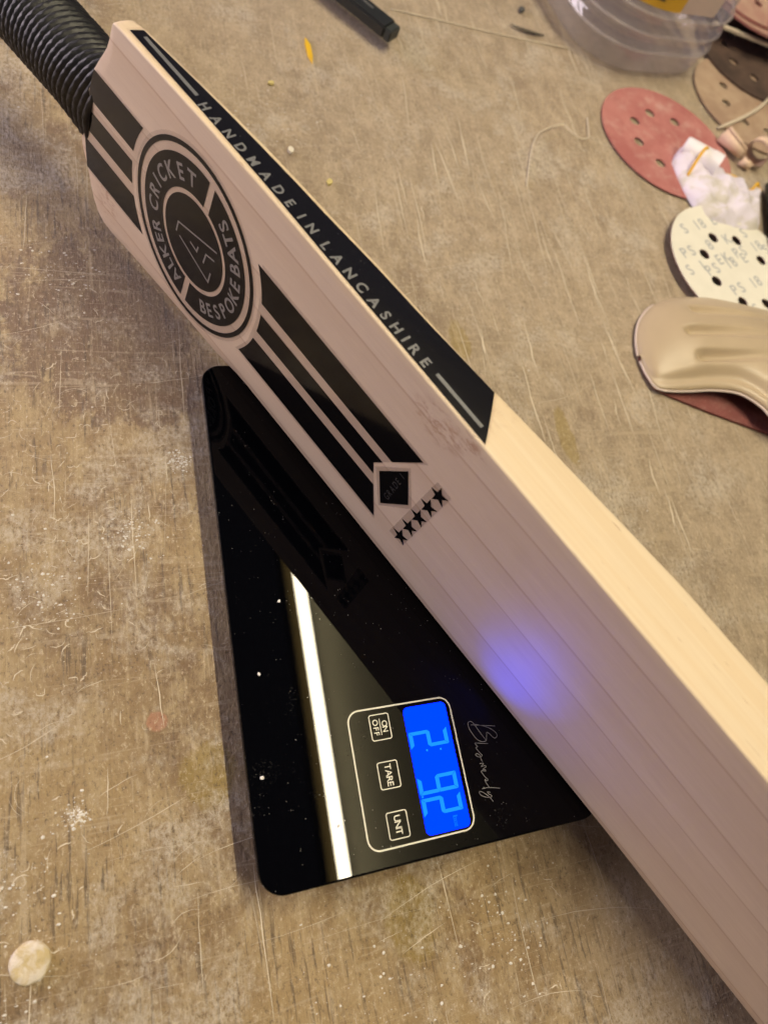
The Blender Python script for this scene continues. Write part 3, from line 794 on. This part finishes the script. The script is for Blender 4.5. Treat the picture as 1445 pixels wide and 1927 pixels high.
def arc_text(text, angs, rad, up_out, h, stretch, name, parent):
    items = []
    for ch, a in zip(text, angs):
        vs, fs, w = char_shape(ch, h, stretch, 0.022)
        out = []
        for vx, vy in vs:
            dx, dy = vx - w / 2, vy - h / 2
            rr = rad + dy if up_out else rad - dy
            an = R(a) - dx / rad if up_out else R(a) + dx / rad
            out.append(badge(rr * math.cos(an), rr * math.sin(an)))
        items.append((out, fs))
    text_obj(name, items, face_tr, ZT, M['silver_face'], parent)
arc_text('ALKER', (161.9, 149.8, 138.4, 127.2, 116.1), 29.0, True, 6.6, 0.95, 'badge_lettering', top_band)
arc_text('CRICKET', (97, 82, 70.5, 57.5, 41.5, 25.5, 10.5), 28.8, True, 6.6, 0.95, 'badge_lettering', top_band)
arc_text('BESPOKE', (203.5, 214, 226.3, 239, 253, 267, 279), 29.2, False, 6.6, 0.95, 'badge_lettering', low_band)
arc_text('BATS', (293.5, 305, 316, 326), 29.4, False, 6.6, 0.95, 'badge_lettering', low_band)
stroke_obj('badge_emblem', [[(-238.7, 45.2), (-237.8, 51.2), (-211.6, 58.4)], [(-236.2, 44.7), (-214.3, 38.1), (-213.6, 44.4)], [(-228.9, 48.2), (-224.0, 47.1), (-223.4, 50.4)], [(-219.0, 45.3), (-218.0, 51.3), (-212.3, 52.9)]], 0.85, ZT, M['silver_face'], disc, face_tr)
# grade diamond and its lettering
on_face('clear_film', [[(-101.6, 48.8), (-89.3, 67.2), (-78.6, 49.1), (-90.7, 30.6)]], M['film'], bat, ZF0, ZF1 + 0.00002)
dia = on_face('grade_diamond', [[(-99.1, 48.7), (-89.4, 64.6), (-80.9, 49.1), (-90.6, 33.0)]], M['vinyl'], bat, ZB - 0.00003, ZB)
it, w = layout('GRADE 1', 3.0, 20.2, 0.9, 0.0, space=0.35)
text_obj('grade_lettering', it, lambda u, v, z: face_tr(-88.6 - v, 39.3 + u, z), ZT, M['dim_print'], dia)
# row of stars on a clear strip
strip = on_face('star_strip', [[(-79.8, 24.0), (-78.0, 75.0), (-69.8, 75.0), (-71.2, 24.6)]], M['film'], bat, ZF0, ZF1)
for i, tc in enumerate((69.8, 59.4, 49.0, 38.7, 28.4)):
    pts = []
    for q in range(10):
        r = 5.0 if q % 2 == 0 else 1.95
        a = R(180 + 36 * q); pts.append((-74.3 + 0.3 * (i - 2) * -0.5 + r * 0.92 * math.cos(a), tc + r * math.sin(a)))
    on_face('star', [pts], M['vinyl'], strip, ZB - 0.00003, ZB)

# long sticker on the upper edge: coordinates (s, n)
def edge_surf(s, n_, z):
    rt, e = 0.9, edge_n(s); u = (n_ - rt) / max(e - 2.4 - rt, 1)
    cr = 0.25 * math.sin(math.pi * min(max(u, 0), 1))
    return (s * mm, n_ * mm, (top_t(s) + cr) * mm + z)
def edge_strip(name, near, far, z, mat, parent, s0n, s0f, s1n, s1f, th=0.00006):
    ns, nn = 60, 10; V, F = [], []
    for i in range(ns + 1):
        u = i / ns
        for j in range(nn + 1):
            w = j / nn
            s = (s0n + (s0f - s0n) * w) * (1 - u) + (s1n + (s1f - s1n) * w) * u
            V.append(edge_surf(s, near(s) + (far(s) - near(s)) * w, z))
    for i in range(ns):
        for j in range(nn):
            a = i * (nn + 1) + j; F.append((a, a + nn + 1, a + nn + 2, a + 1))
    return mesh_obj(name, V, F, mat, parent, True)
near_f = lambda s: lerp_list(s, [(-279.6, 3.0), (-220, 2.3), (-163, 1.5), (-75, 1.2)])
far_f = lambda s: lerp_list(s, [(-279, 8.3), (-246, 10.6), (-213, 12.4), (-176, 14.0), (-150, 15.8), (-120, 17.2), (-87.6, 19.4), (-74, 20)])
edge_strip('clear_film', lambda s: near_f(s) - 0.8, lambda s: min(far_f(s) + 0.6, edge_n(s) - 0.3), 0.00006, M['film'], bat, -281, -280.3, -73.2, -86.4)
es = edge_strip('edge_sticker', near_f, far_f, 0.00012, M['evinyl'], bat, -279.6, -278.5, -74.5, -87.6)
it, w = layout('HANDMADE', 4.0, 53.7, 1.02, 0.03)
it = [([(x - 237.2, y + 2.75 - 0.0 * x) for x, y in vs], fs) for vs, fs in it]
it2, w = layout('IN', 4.0, 8.3, 1.02, 0.03); it += [([(x - 178.6, y + 2.75) for x, y in vs], fs) for vs, fs in it2]
it3, w = layout('LANCASHIRE', 4.2, 57.4, 1.02, 0.03); it += [([(x - 165.2, y + 2.4) for x, y in vs], fs) for vs, fs in it3]
text_obj('edge_lettering', it, lambda a, b, z: edge_surf(a, b, z), 0.00018, M['silver'], es)
for (sa, na, sb, nb_) in ((-274.8, 6.3, -241.2, 5.7), (-103.7, 4.9, -79.9, 4.9)):
    V, F = [], []
    for i in range(9):
        u = i / 8; s = sa + (sb - sa) * u; n_ = na + (nb_ - na) * u
        V += [edge_surf(s, n_ - 0.75, 0.00018), edge_surf(s, n_ + 0.75, 0.00018)]
        if i: q = len(V); F.append((q - 4, q - 3, q - 1, q - 2))
    mesh_obj('edge_line', V, F, M['silver'], es)

# ---------------------------------------------------------------- sanding discs
def circle_pts(cx, cy, r, n): return [(cx + r * math.cos(2 * math.pi * i / n), cy + r * math.sin(2 * math.pi * i / n)) for i in range(n)]
def sanding_disc(name, label, x, y, z, top_mat, side_mat, hole0, tilt=(0, 0), centre=False, th=0.0011, bend=0.0, bend_dir=0.0):
    e = empty(name, label, 'sanding disc', (x, y, z), 'loose sanding discs')
    loops = [circle_pts(0, 0, 0.0625, 72)] + [circle_pts(0.0325 * math.cos(R(hole0 + 45 * i)), 0.0325 * math.sin(R(hole0 + 45 * i)), 0.0046, 16) for i in range(8)]
    if centre: loops.append(circle_pts(0, 0, 0.0046, 16))
    def tr(a, b, zz):
        q = a * math.cos(bend_dir) + b * math.sin(bend_dir)
        return (a, b, zz + bend * max(0, q) ** 2 / 0.0625 + tilt[0] * a + tilt[1] * b)
    slab('backing', loops, 0.0, th * 0.6, side_mat, e, tr)
    slab('abrasive_face', loops, th * 0.6 + 0.00002, th, top_mat, e, tr)
    return e
sanding_disc('sanding_disc', 'red dusty sanding disc lying flat beside the crumpled white tube', 0.4000, 0.4705, 0.0004, M['grit_red'], M['grit_dark'], 10, tilt=(-0.004, 0.0), th=0.0009)
wd = sanding_disc('sanding_disc', 'white backed sanding disc with black holes and grey print, next to the tan pad', 0.4095, 0.3355, 0.0036, M['backing'], M['grit_dark'], 24, tilt=(-0.035, 0.01))
# grey print on the white backing
def disc_print(txt, cx, cy, h, width):
    it, w = layout(txt, h, width, 1.0, 0.01)
    ca, sa = math.cos(R(21)), math.sin(R(21))
    items = []
    hc = [(0.0325 * math.cos(R(24 + 45 * i)), 0.0325 * math.sin(R(24 + 45 * i))) for i in range(8)]
    for vs, fs in it:
        pts = [((cx + u * ca - v * sa) * mm, (cy + u * sa + v * ca) * mm) for u, v in vs]
        if any(math.hypot(a, b) > 0.0605 for a, b in pts): continue
        if any(math.hypot(a - p, b - q) < 0.0052 for a, b in pts for p, q in hc): continue
        items.append((pts, fs))
    bd = R(190)
    def tr(a, b, z):
        return (a, b, z - 0.035 * a + 0.01 * b)
    if items: text_obj('print', items, tr, 0.00116, M['back_print'], wd)
for j, (ox, oy) in enumerate(((-50, 26), (-52, 5), (-34, -9), (-16, -25), (-42, 42), (-62, -14), (-10, -44))):
    disc_print('PS 18', ox, oy, 9.0, 38); disc_print('EK', ox + 44, oy + 17, 9.0, 16)
    disc_print('PS 18', ox + 66, oy + 26, 9.0, 38)
sanding_disc('sanding_disc', 'brown dusty sanding disc in the shade beside the clear plastic tub', 0.5265, 0.5385, 0.0008, M['grit_tan'], M['grit_tan'], 5)
sanding_disc('sanding_disc', 'dark brown disc added in place of shade, half under the stacked discs behind the tub', 0.560, 0.608, 0.0030, M['grit_shade'], M['grit_shade'], 22, tilt=(0.0, 0.01))  # extra dark disc laid where shade falls on the brown one

# ---------------------------------------------------------------- folded pad: tan sheet with finger grooves arched over its red underside
pad = empty('folded_sanding_pad', 'glossy tan pad with three finger grooves folded over dark red grit', 'sanding pad', (0.36, 0.26, 0))
PL = [(0, (284, 252, 2.6)), (0.07, (285, 240, 3.2)), (0.14, (289, 230, 4.2)), (0.24, (308, 227, 6.5)), (0.36, (328, 226, 9.5)), (0.48, (346, 221.5, 12.5)), (0.57, (357, 211, 14.5)), (0.66, (363, 199, 15.5)), (0.80, (385, 184, 14)), (1.0, (430, 165, 10))]
PF = [(0, (284, 256, 2.6)), (0.07, (288, 270, 2.6)), (0.14, (296, 284, 2.6)), (0.24, (311, 297, 2.8)), (0.36, (332, 305, 3)), (0.48, (360, 307, 3.5)), (0.57, (380, 305, 4)), (0.66, (400, 302, 4)), (0.80, (440, 295, 4)), (1.0, (500, 282, 4))]
def curve3(P, u):
    return Vector([smooth_or(u, [(a, q[i]) for a, q in P]) for i in range(3)])
def smooth_or(u, pts):
    # Catmull-Rom through unevenly spaced keys
    for i in range(len(pts) - 1):
        if u <= pts[i + 1][0] or i == len(pts) - 2:
            x0, y0 = pts[i]; x1, y1 = pts[i + 1]
            m0 = (pts[i + 1][1] - pts[i - 1][1]) / (pts[i + 1][0] - pts[i - 1][0]) if i else (y1 - y0) / (x1 - x0)
            m1 = (pts[i + 2][1] - y0) / (pts[i + 2][0] - x0) if i < len(pts) - 2 else (y1 - y0) / (x1 - x0)
            t = (u - x0) / (x1 - x0); h = x1 - x0
            return (2 * t ** 3 - 3 * t * t + 1) * y0 + (t ** 3 - 2 * t * t + t) * h * m0 + (-2 * t ** 3 + 3 * t * t) * y1 + (t ** 3 - t * t) * h * m1
def pad_surface(u, v):
    """u from the rounded tip to the right end, v from the near lip to the far edge"""
    a, b = curve3(PL, u), curve3(PF, u)
    q = a.lerp(b, v)
    rise = min(1.0, u / 0.34); rise = rise * rise * (3 - 2 * rise)
    arch = math.sin(math.pi * v) ** 0.62 if 0 < v < 1 else 0
    z = q.z + (2.2 + 13.5 * rise) * arch
    # rolled near flank: a shallow valley just inside the lip
    z -= 3.4 * rise * math.exp(-((v - 0.10) / 0.05) ** 2)
    for gy, gx in ((285, 333), (265.5, 318), (246.5, 320)):
        w = (q.y - gy - (q.x - gx) * -0.07) / 5.6
        if abs(w) < 1 and q.x > gx - 6:
            f = min(1, (q.x - gx + 6) / 9); f = f * f * (3 - 2 * f) * max(0, 1 - (q.x - gx) / 75)
            z -= 5.6 * f * (1 - w * w) ** 2
    return (q.x * mm - 0.36, q.y * mm - 0.26, z * mm)
nu, nv = 110, 90; V, F = [], []
for i in range(nu + 1):
    for j in range(nv + 1): V.append(pad_surface(i / nu, j / nv))
for i in range(nu):
    for j in range(nv):
        a = i * (nv + 1) + j; F.append((a, a + nv + 1, a + nv + 2, a + 1))
po = mesh_obj('top_sheet', V, F, M['tan_pad'], pad, True)
md = po.modifiers.new('thick', 'SOLIDIFY'); md.thickness = 0.0012; md.offset = -1
tube_obj('rim', [Vector(pad_surface(i / 90, 0.0)) + Vector((0, -0.0003, -0.0003)) for i in range(91)], 0.0008, M['pad_rim'], pad, 6)
tube_obj('rim', [Vector(pad_surface(i / 30 * 0.26, 1.0)) + Vector((-0.0003, 0, -0.0003)) for i in range(31)], 0.0008, M['pad_rim'], pad, 6)
low = [(0.2855, 0.254), (0.2855, 0.243), (0.2895, 0.2315), (0.300, 0.2255), (0.328, 0.2135), (0.350, 0.205), (0.372, 0.1965), (0.42, 0.178), (0.47, 0.158), (0.49, 0.25), (0.36, 0.29), (0.305, 0.285), (0.292, 0.27)]
slab('under_sheet', [[(a - 0.36, b - 0.26) for a, b in low]], 0.0, 0.0016, M['grit_dark'], pad)

# ---------------------------------------------------------------- clear plastic tub
tub = empty('plastic_tub', 'clear ribbed plastic tub with a yellow label, standing at the back', 'plastic tub', (0.402, 0.6235, 0), None)
tub.rotation_euler = (0, 0, R(9))
def tub_ring(half, rad, z):
    return [(x, y, z) for x, y in rrect(-half, half, -half, half, rad, 9)]
prof = [(0.058, 0.044, 0.004), (0.064, 0.048, 0.0006), (0.069, 0.052, 0.0015), (0.0735, 0.055, 0.005), (0.0755, 0.056, 0.010), (0.0765, 0.056, 0.018), (0.0775, 0.056, 0.022), (0.0775, 0.056, 0.025), (0.0738, 0.055, 0.028), (0.0738, 0.055, 0.032), (0.0775, 0.056, 0.035), (0.0775, 0.056, 0.039), (0.0738, 0.055, 0.042), (0.0738, 0.055, 0.046), (0.0775, 0.056, 0.049), (0.0775, 0.056, 0.053), (0.0750, 0.055, 0.055), (0.0750, 0.055, 0.085), (0.0750, 0.055, 0.120), (0.0775, 0.056, 0.123), (0.0775, 0.056, 0.128), (0.0740, 0.055, 0.135), (0.062, 0.050, 0.150), (0.045, 0.042, 0.160), (0.040, 0.0399, 0.164), (0.040, 0.0399, 0.180)]
rg = [tub_ring(h_, r_, z_) for h_, r_, z_ in prof]
V = [v for r in rg for v in r]; m = len(rg[0]); F = [tuple(range(m))[::-1]]
for j in range(len(rg) - 1):
    for i in range(m): F.append((j * m + i, j * m + (i + 1) % m, (j + 1) * m + (i + 1) % m, (j + 1) * m + i))
mesh_obj('shell', V, F, M['clear'], tub, True)
rg2 = circle_pts(0, 0, 0.0425, 40)
slab('lid', [rg2], 0.172, 0.188, M['label_white'], tub)
def wall_pt(x, off):
    fl, rr = 0.020, 0.055 + off
    if abs(x) <= fl: return (x, -0.0750 - off)
    t = (abs(x) - fl) / 0.055; sg = 1 if x > 0 else -1
    return (sg * (fl + rr * math.sin(t)), -0.020 - rr * math.cos(t))
def on_wall(name, x0, x1, z0, z1, off, mat, parent):
    n = 14; V, F = [], []
    for i in range(n + 1):
        px, py = wall_pt(x0 + (x1 - x0) * i / n, off); V += [(px, py, z0), (px, py, z1)]
        if i: q = len(V); F.append((q - 4, q - 2, q - 1, q - 3))
    return mesh_obj(name, V, F, mat, parent)
lb = on_wall('label', -0.069, -0.016, 0.0560, 0.112, 0.0008, M['label_yellow'], tub)
lb2 = on_wall('label_backing', -0.0158, 0.022, 0.0560, 0.112, 0.0008, M['label_white'], tub)
for q in range(4):
    on_wall('label_print', -0.056, -0.056 + 0.026 - 0.006 * (q == 0), 0.0615 + q * 0.0034, 0.0630 + q * 0.0034, 0.0013, M['label_ink'], lb)
for zr in (0.0235, 0.037, 0.0515):
    path = [Vector((x, y, zr)) for x, y in rrect(-0.0772, 0.0772, -0.0772, 0.0772, 0.056, 9)]
    tube_obj('rib', path + path[:1], 0.0013, M['milky'], tub, 6)

# ---------------------------------------------------------------- small things at the back of the bench
# black plastic bar
bar = empty('black_bar', 'short black plastic bar end lying behind the bat', 'bar', (0.1600, 0.5235, 0))
bar.rotation_euler = (0, 0, R(-47))
def chamfer_box(name, lx, ly, z0, z1, bev, mat, parent, off=(0, 0)):
    bm = bmesh.new(); bmesh.ops.create_cube(bm, size=1, matrix=Matrix.Translation((off[0], off[1], (z0 + z1) / 2)) @ Matrix.Diagonal((lx, ly, z1 - z0, 1)))
    bmesh.ops.bevel(bm, geom=bm.edges[:], offset=bev, segments=2, affect='EDGES')
    return bm_obj(name, bm, mat, parent)
chamfer_box('bar_body', 0.12, 0.0150, 0.0080, 0.0165, 0.0012, M['bar_black'], bar, (-0.060, 0))
chamfer_box('bar_slot', 0.034, 0.0022, 0.0166, 0.0170, 0.00015, simple('worn_slot', (0.10, 0.10, 0.10), 0.4), bar, (-0.034, 0.0012))
chamfer_box('bar_end', 0.006, 0.0132, 0.0076, 0.0158, 0.0008, simple('moulded_end', (0.03, 0.035, 0.035), 0.5), bar, (0.0022, 0))
chamfer_box('bar_foot', 0.020, 0.010, -0.0003, 0.0100, 0.001, M['bar_black'], bar, (-0.105, 0))

# crumpled cloth with yellow hem
cl = empty('crumpled_tube', 'crumpled white and grey tube with cap and yellow band lying on the red disc', 'tube', (0.4455, 0.4215, 0))
outl = [(0.398, 0.455), (0.412, 0.470), (0.424, 0.462), (0.432, 0.452), (0.447, 0.448), (0.460, 0.440), (0.471, 0.434), (0.480, 0.440), (0.484, 0.437), (0.477, 0.425), (0.468, 0.405), (0.455, 0.388), (0.430, 0.386), (0.405, 0.392), (0.399, 0.410), (0.397, 0.430)]
def inside(x, y, P):
    c = False; j = len(P) - 1
    for i in range(len(P)):
        if (P[i][1] > y) != (P[j][1] > y) and x < (P[j][0] - P[i][0]) * (y - P[i][1]) / (P[j][1] - P[i][1]) + P[i][0]: c = not c
        j = i
    return c
def dist_out(x, y, P):
    b = 9
    for i in range(len(P)):
        a, d = Vector(P[i - 1]), Vector(P[i]); q = Vector((x, y)); t = max(0, min(1, (q - a).dot(d - a) / (d - a).length_squared)); b = min(b, (q - a - (d - a) * t).length)
    return b
so = [(v.x, v.y) for v in spline([(a, b, 0) for a, b in outl + outl[:1]], 5)[:-1]]
cxc, cyc = 0.452, 0.425
V, F = [], []; NR = 16; NO = len(so)
def cloth_z(x, y):
    d = dist_out(x, y, so)
    return 0.0022 + 0.011 * (1 - math.exp(-d / 0.010)) + 0.0075 * mnoise.noise((x * 75, y * 75, 2)) * min(1, d / 0.006) + 0.0034 * abs(mnoise.noise((x * 170, y * 130, 5))) * min(1, d / 0.004) + 0.006 * max(0, 1 - math.hypot(x - 0.412, y - 0.462) / 0.02)
for i in range(NR + 1):
    w = i / NR
    for (a, b) in so:
        xx = cxc + (a - cxc) * w; yy = cyc + (b - cyc) * w; V.append((xx - 0.45, yy - 0.43, cloth_z(xx, yy)))
for (a, b) in so: V.append((a - 0.45, b - 0.43, 0.0012))
for i in range(NR + 1):
    for j in range(NO): F.append((i * NO + j, i * NO + (j + 1) % NO, (i + 1) * NO + (j + 1) % NO, (i + 1) * NO + j))
mesh_obj('fabric', V, F, M['cloth'], cl, True)
V, F = [], []
c0, c1 = Vector((0.431 - 0.45, 0.4435 - 0.43, 0.0125)), Vector((0.4075 - 0.45, 0.4655 - 0.43, 0.0100))
ax = (c1 - c0).normalized(); sx = ax.cross(Vector((0, 0, 1))).normalized(); sz = sx.cross(ax)
for i, (u, r) in enumerate(((0, 0.0095), (0.25, 0.0095), (0.30, 0.0088), (0.62, 0.0085), (0.93, 0.0080), (0.985, 0.0074), (1.0, 0.0062), (1.0, 0.0))):
    q = c0.lerp(c1, u)
    for j in range(28):
        a = 2 * math.pi * j / 28; V.append(q + (sx * math.cos(a) + sz * math.sin(a)) * max(r, 0.0002) * (1 + 0.03 * math.sin(3 * a)))
    if i:
        for j in range(28): F.append(((i - 1) * 28 + j, (i - 1) * 28 + (j + 1) % 28, i * 28 + (j + 1) % 28, i * 28 + j))
cp = mesh_obj('cap', V, F, simple('white_cap', (0.78, 0.75, 0.80), 0.5), cl, True)
hp = []
for i in range(7, 42):
    a, b = so[i]; hp.append((a - 0.45, b - 0.43, 0.0045 + 0.002 * math.sin(i * 0.6)))
tube_obj('hem', hp, 0.0011, M['hem'], cl, 6)
loop = [(0.402, 0.436, 0.006), (0.409, 0.446, 0.0185), (0.418, 0.4535, 0.0200), (0.428, 0.4545, 0.0105)]
tube_obj('hem_loop', spline([(a - 0.45, b - 0.43, c_) for a, b, c_ in loop], 5), 0.0012, M['hem'], cl, 6)

# wood shavings: tight curls
def shaving(label, x, y, rot, r0, r1, turns, wid, cone):
    V, F = [], []; n = int(26 * turns)
    for i in range(n + 1):
        u = i / n; a = u * turns * 2 * math.pi; r = r0 + (r1 - r0) * u
        for side in (0, 1):
            rr = r * (1 - cone * side)
            V.append(((side - 0.5) * wid, rr * math.cos(a), rr * math.sin(a) + max(r0, r1) * 0.98))
        if i: q = len(V); F.append((q - 4, q - 3, q - 1, q - 2))
    o = mesh_obj('wood_shaving', V, F, M['shaving'], None, True)
    md = o.modifiers.new('thick', 'SOLIDIFY'); md.thickness = 0.0003
    o.location = (x, y, 0.0006); o.rotation_euler = (0, 0, rot)
    return setp(o, label, 'wood shaving', 'curled wood shavings by the tube')
shaving('small tight curl of wood shaving beside the red disc', 0.4665, 0.4725, R(-62), 0.0035, 0.0075, 2.3, 0.024, 0.35)
shaving('larger loose curl of wood shaving behind the yellow hem', 0.489, 0.465, R(35), 0.0090, 0.0112, 1.6, 0.017, 0.08)
shaving('tiny curl of wood shaving right of the small one', 0.4755, 0.4555, R(-40), 0.0020, 0.0042, 2.0, 0.010, 0.3)

# cream cord crossing the brown disc
o = tube_obj('string', spline([(0.4665, 0.4985, 0.002), (0.4805, 0.5045, 0.0035), (0.5035, 0.516, 0.0055), (0.529, 0.532, 0.007), (0.56, 0.558, 0.007), (0.60, 0.60, 0.004)], 6), 0.0015, M['cord'], None, 8, lambda u: 0.55 + 0.45 * min(1, u * 6))
setp(o, 'cream string trailing across the brown sanding disc', 'string')
# threads
o = tube_obj('thread', spline([(a * mm, b * mm, 0.0005 + 0.0022 * math.sin(math.pi * i / 9)) for i, (a, b) in enumerate([(243.7, 400.5), (257.5, 434.2), (268.7, 453.5), (280.5, 461.9), (295.8, 468.5), (300, 463), (308.3, 456.4), (317, 460), (321, 471), (325.3, 484.6)])], 6), 0.00048, M['thread'], None, 6)
setp(o, 'curly pale thread hooked round on the open bench', 'thread')
o = tube_obj('thread', spline([(174.7 * mm, 568.6 * mm, 0.0004), (217 * mm, 567.6 * mm, 0.0006), (279 * mm, 566.3 * mm, 0.0006), (336 * mm, 568 * mm, 0.0004)], 6), 0.0004, M['thread'], None, 6)
setp(o, 'long straight pale thread running from the black bar to the tub', 'thread')
# splinters and yellow bits
o = tube_obj('dark_splinter', spline([(0.283, 0.581, 0.0012), (0.292, 0.5765, 0.002), (0.303, 0.576, 0.0014), (0.3135, 0.5765, 0.001)], 5), 0.0010, M['twig'], None, 6, lambda u: 0.5 + math.sin(math.pi * u) * 0.8)
setp(o, 'thin dark splinter lying beside the straight thread', 'splinter')
o = crumb('dark_crumb', 0.300, 0.604, 0, 0.0036, simple('dark_grit', (0.06, 0.06, 0.06), 0.6), 4, 0.5); setp(o, 'dark grey crumb behind the splinter near the tub', 'crumb')
def chip(name, label, x, y, ln, wd_, rot, mat, z=0.0):
    V = [(-ln / 2, 0, 0), (-ln / 4, wd_ / 2, 0.0003), (ln / 4, wd_ * .45, 0.0002), (ln / 2, 0.0004, 0), (ln / 4, -wd_ / 2, 0), (-ln / 4, -wd_ * .4, 0)]
    V2 = [(a * .92, b * .9, c_ + 0.0013) for a, b, c_ in V]; n = 6
    F = [tuple(range(n))[::-1], tuple(range(n, 2 * n))] + [(i, (i + 1) % n, n + (i + 1) % n, n + i) for i in range(n)]
    o = mesh_obj(name, V + V2, F, mat, None); o.location = (x, y, z); o.rotation_euler = (0, 0, rot)
    return setp(o, label, 'chip')
chip('yellow_chip', 'long narrow yellow chip on the bench left of the black bar', 0.1004, 0.503, 0.026, 0.0042, R(92), M['yellow_bit'])
chip('yellow_flake', 'small pale yellow flake close to the upper bat edge', 0.0947, 0.3815, 0.006, 0.0036, R(60), M['yellow_pale'])
chip('yellow_flake', 'tiny yellow flake by the top end of the bat edge', 0.0688, 0.4635, 0.005, 0.003, R(20), M['yellow_pale'])
chip('cream_flake', 'cream flake on the bench beside the lettered bat edge', 0.0735, 0.405, 0.006, 0.004, R(80), M['dustspeck'])

# round wooden plug let into the bench
bm = bmesh.new(); bmesh.ops.create_circle(bm, cap_ends=False, segments=40, radius=0.0064)
pv = bm.verts[:]
bm.free()
V, F = [], []
for i, (r, z) in enumerate(((0.0068, -0.0010), (0.0066, 0.0003), (0.0060, 0.0009), (0.0040, 0.0010), (0.0020, 0.0010))):
    for q in range(36):
        a = 2 * math.pi * q / 36; j = 1 + 0.05 * mnoise.noise((math.cos(a) * 2, math.sin(a) * 2, i * .2))
        V.append((r * j * math.cos(a), r * j * math.sin(a), z + 0.0005 * mnoise.noise((r * 900 * math.cos(a), r * 900 * math.sin(a), 1))))
    if i:
        for q in range(36): F.append(((i - 1) * 36 + q, (i - 1) * 36 + (q + 1) % 36, i * 36 + (q + 1) % 36, i * 36 + q))
F.append(tuple(range(4 * 36, 5 * 36)))
o = mesh_obj('wooden_plug', V, F, M['plug'], None, True); o.location = (-0.0778, -0.0027, 0)
setp(o, 'round pale wooden plug let into the bench below the left stain', 'plug')

# dark block added for shade, with worn discs stacked on it, behind the tub
blk = empty('shade_block', 'added dark wooden block that props the stacked discs and gives shade below', 'block', (0.58, 0.68, 0)); blk.rotation_euler = (0, 0, R(5))
chamfer_box('block_body', 0.13, 0.12, 0.0042, 0.0265, 0.003, M['dark_wood'], blk, (0.02, 0.03))
def stacked(label, x, y, z, mat, tilt, h0):
    return sanding_disc('sanding_disc', label, x, y, z, mat, M['grit_red'], h0, tilt=tilt, th=0.0022)
stacked('lower worn disc of the stack on the dark block', 0.566, 0.664, 0.0275, M['grit_pink'], (0.0, 0.02), 12)
stacked('topmost pinkish worn disc of the stack on the dark block', 0.562, 0.672, 0.0335, M['grit_pink'], (0.02, 0.06), 30)
o = chamfer_box('wood_strip', 0.15, 0.004, 0.0, 0.003, 0.0005, M['cord'], None); o.location = (0.575, 0.6045, 0.0175); o.rotation_euler = (R(0), R(0), R(-12))
setp(o, 'pale wooden strip sticking out below the stacked discs', 'wood strip')
tool = empty('utility_tool', 'black tool with yellow inlay at the right side behind the white disc', 'tool', (0.4835, 0.392, 0)); tool.rotation_euler = (0, 0, R(66))
chamfer_box('tool_body', 0.085, 0.030, 0.0, 0.020, 0.005, M['plastic_black'], tool)
chamfer_box('inlay', 0.045, 0.012, 0.0195, 0.0212, 0.0006, M['hem'], tool, (0.01, 0.004))

# ---------------------------------------------------------------- render settings
scene.render.engine = 'CYCLES'
scene.cycles.max_bounces = 8
scene.cycles.transparent_max_bounces = 16
scene.cycles.use_denoising = True
scene.cycles.use_adaptive_sampling = True
scene.cycles.adaptive_threshold = 0.03
scene.cycles.sample_clamp_indirect = 6.0
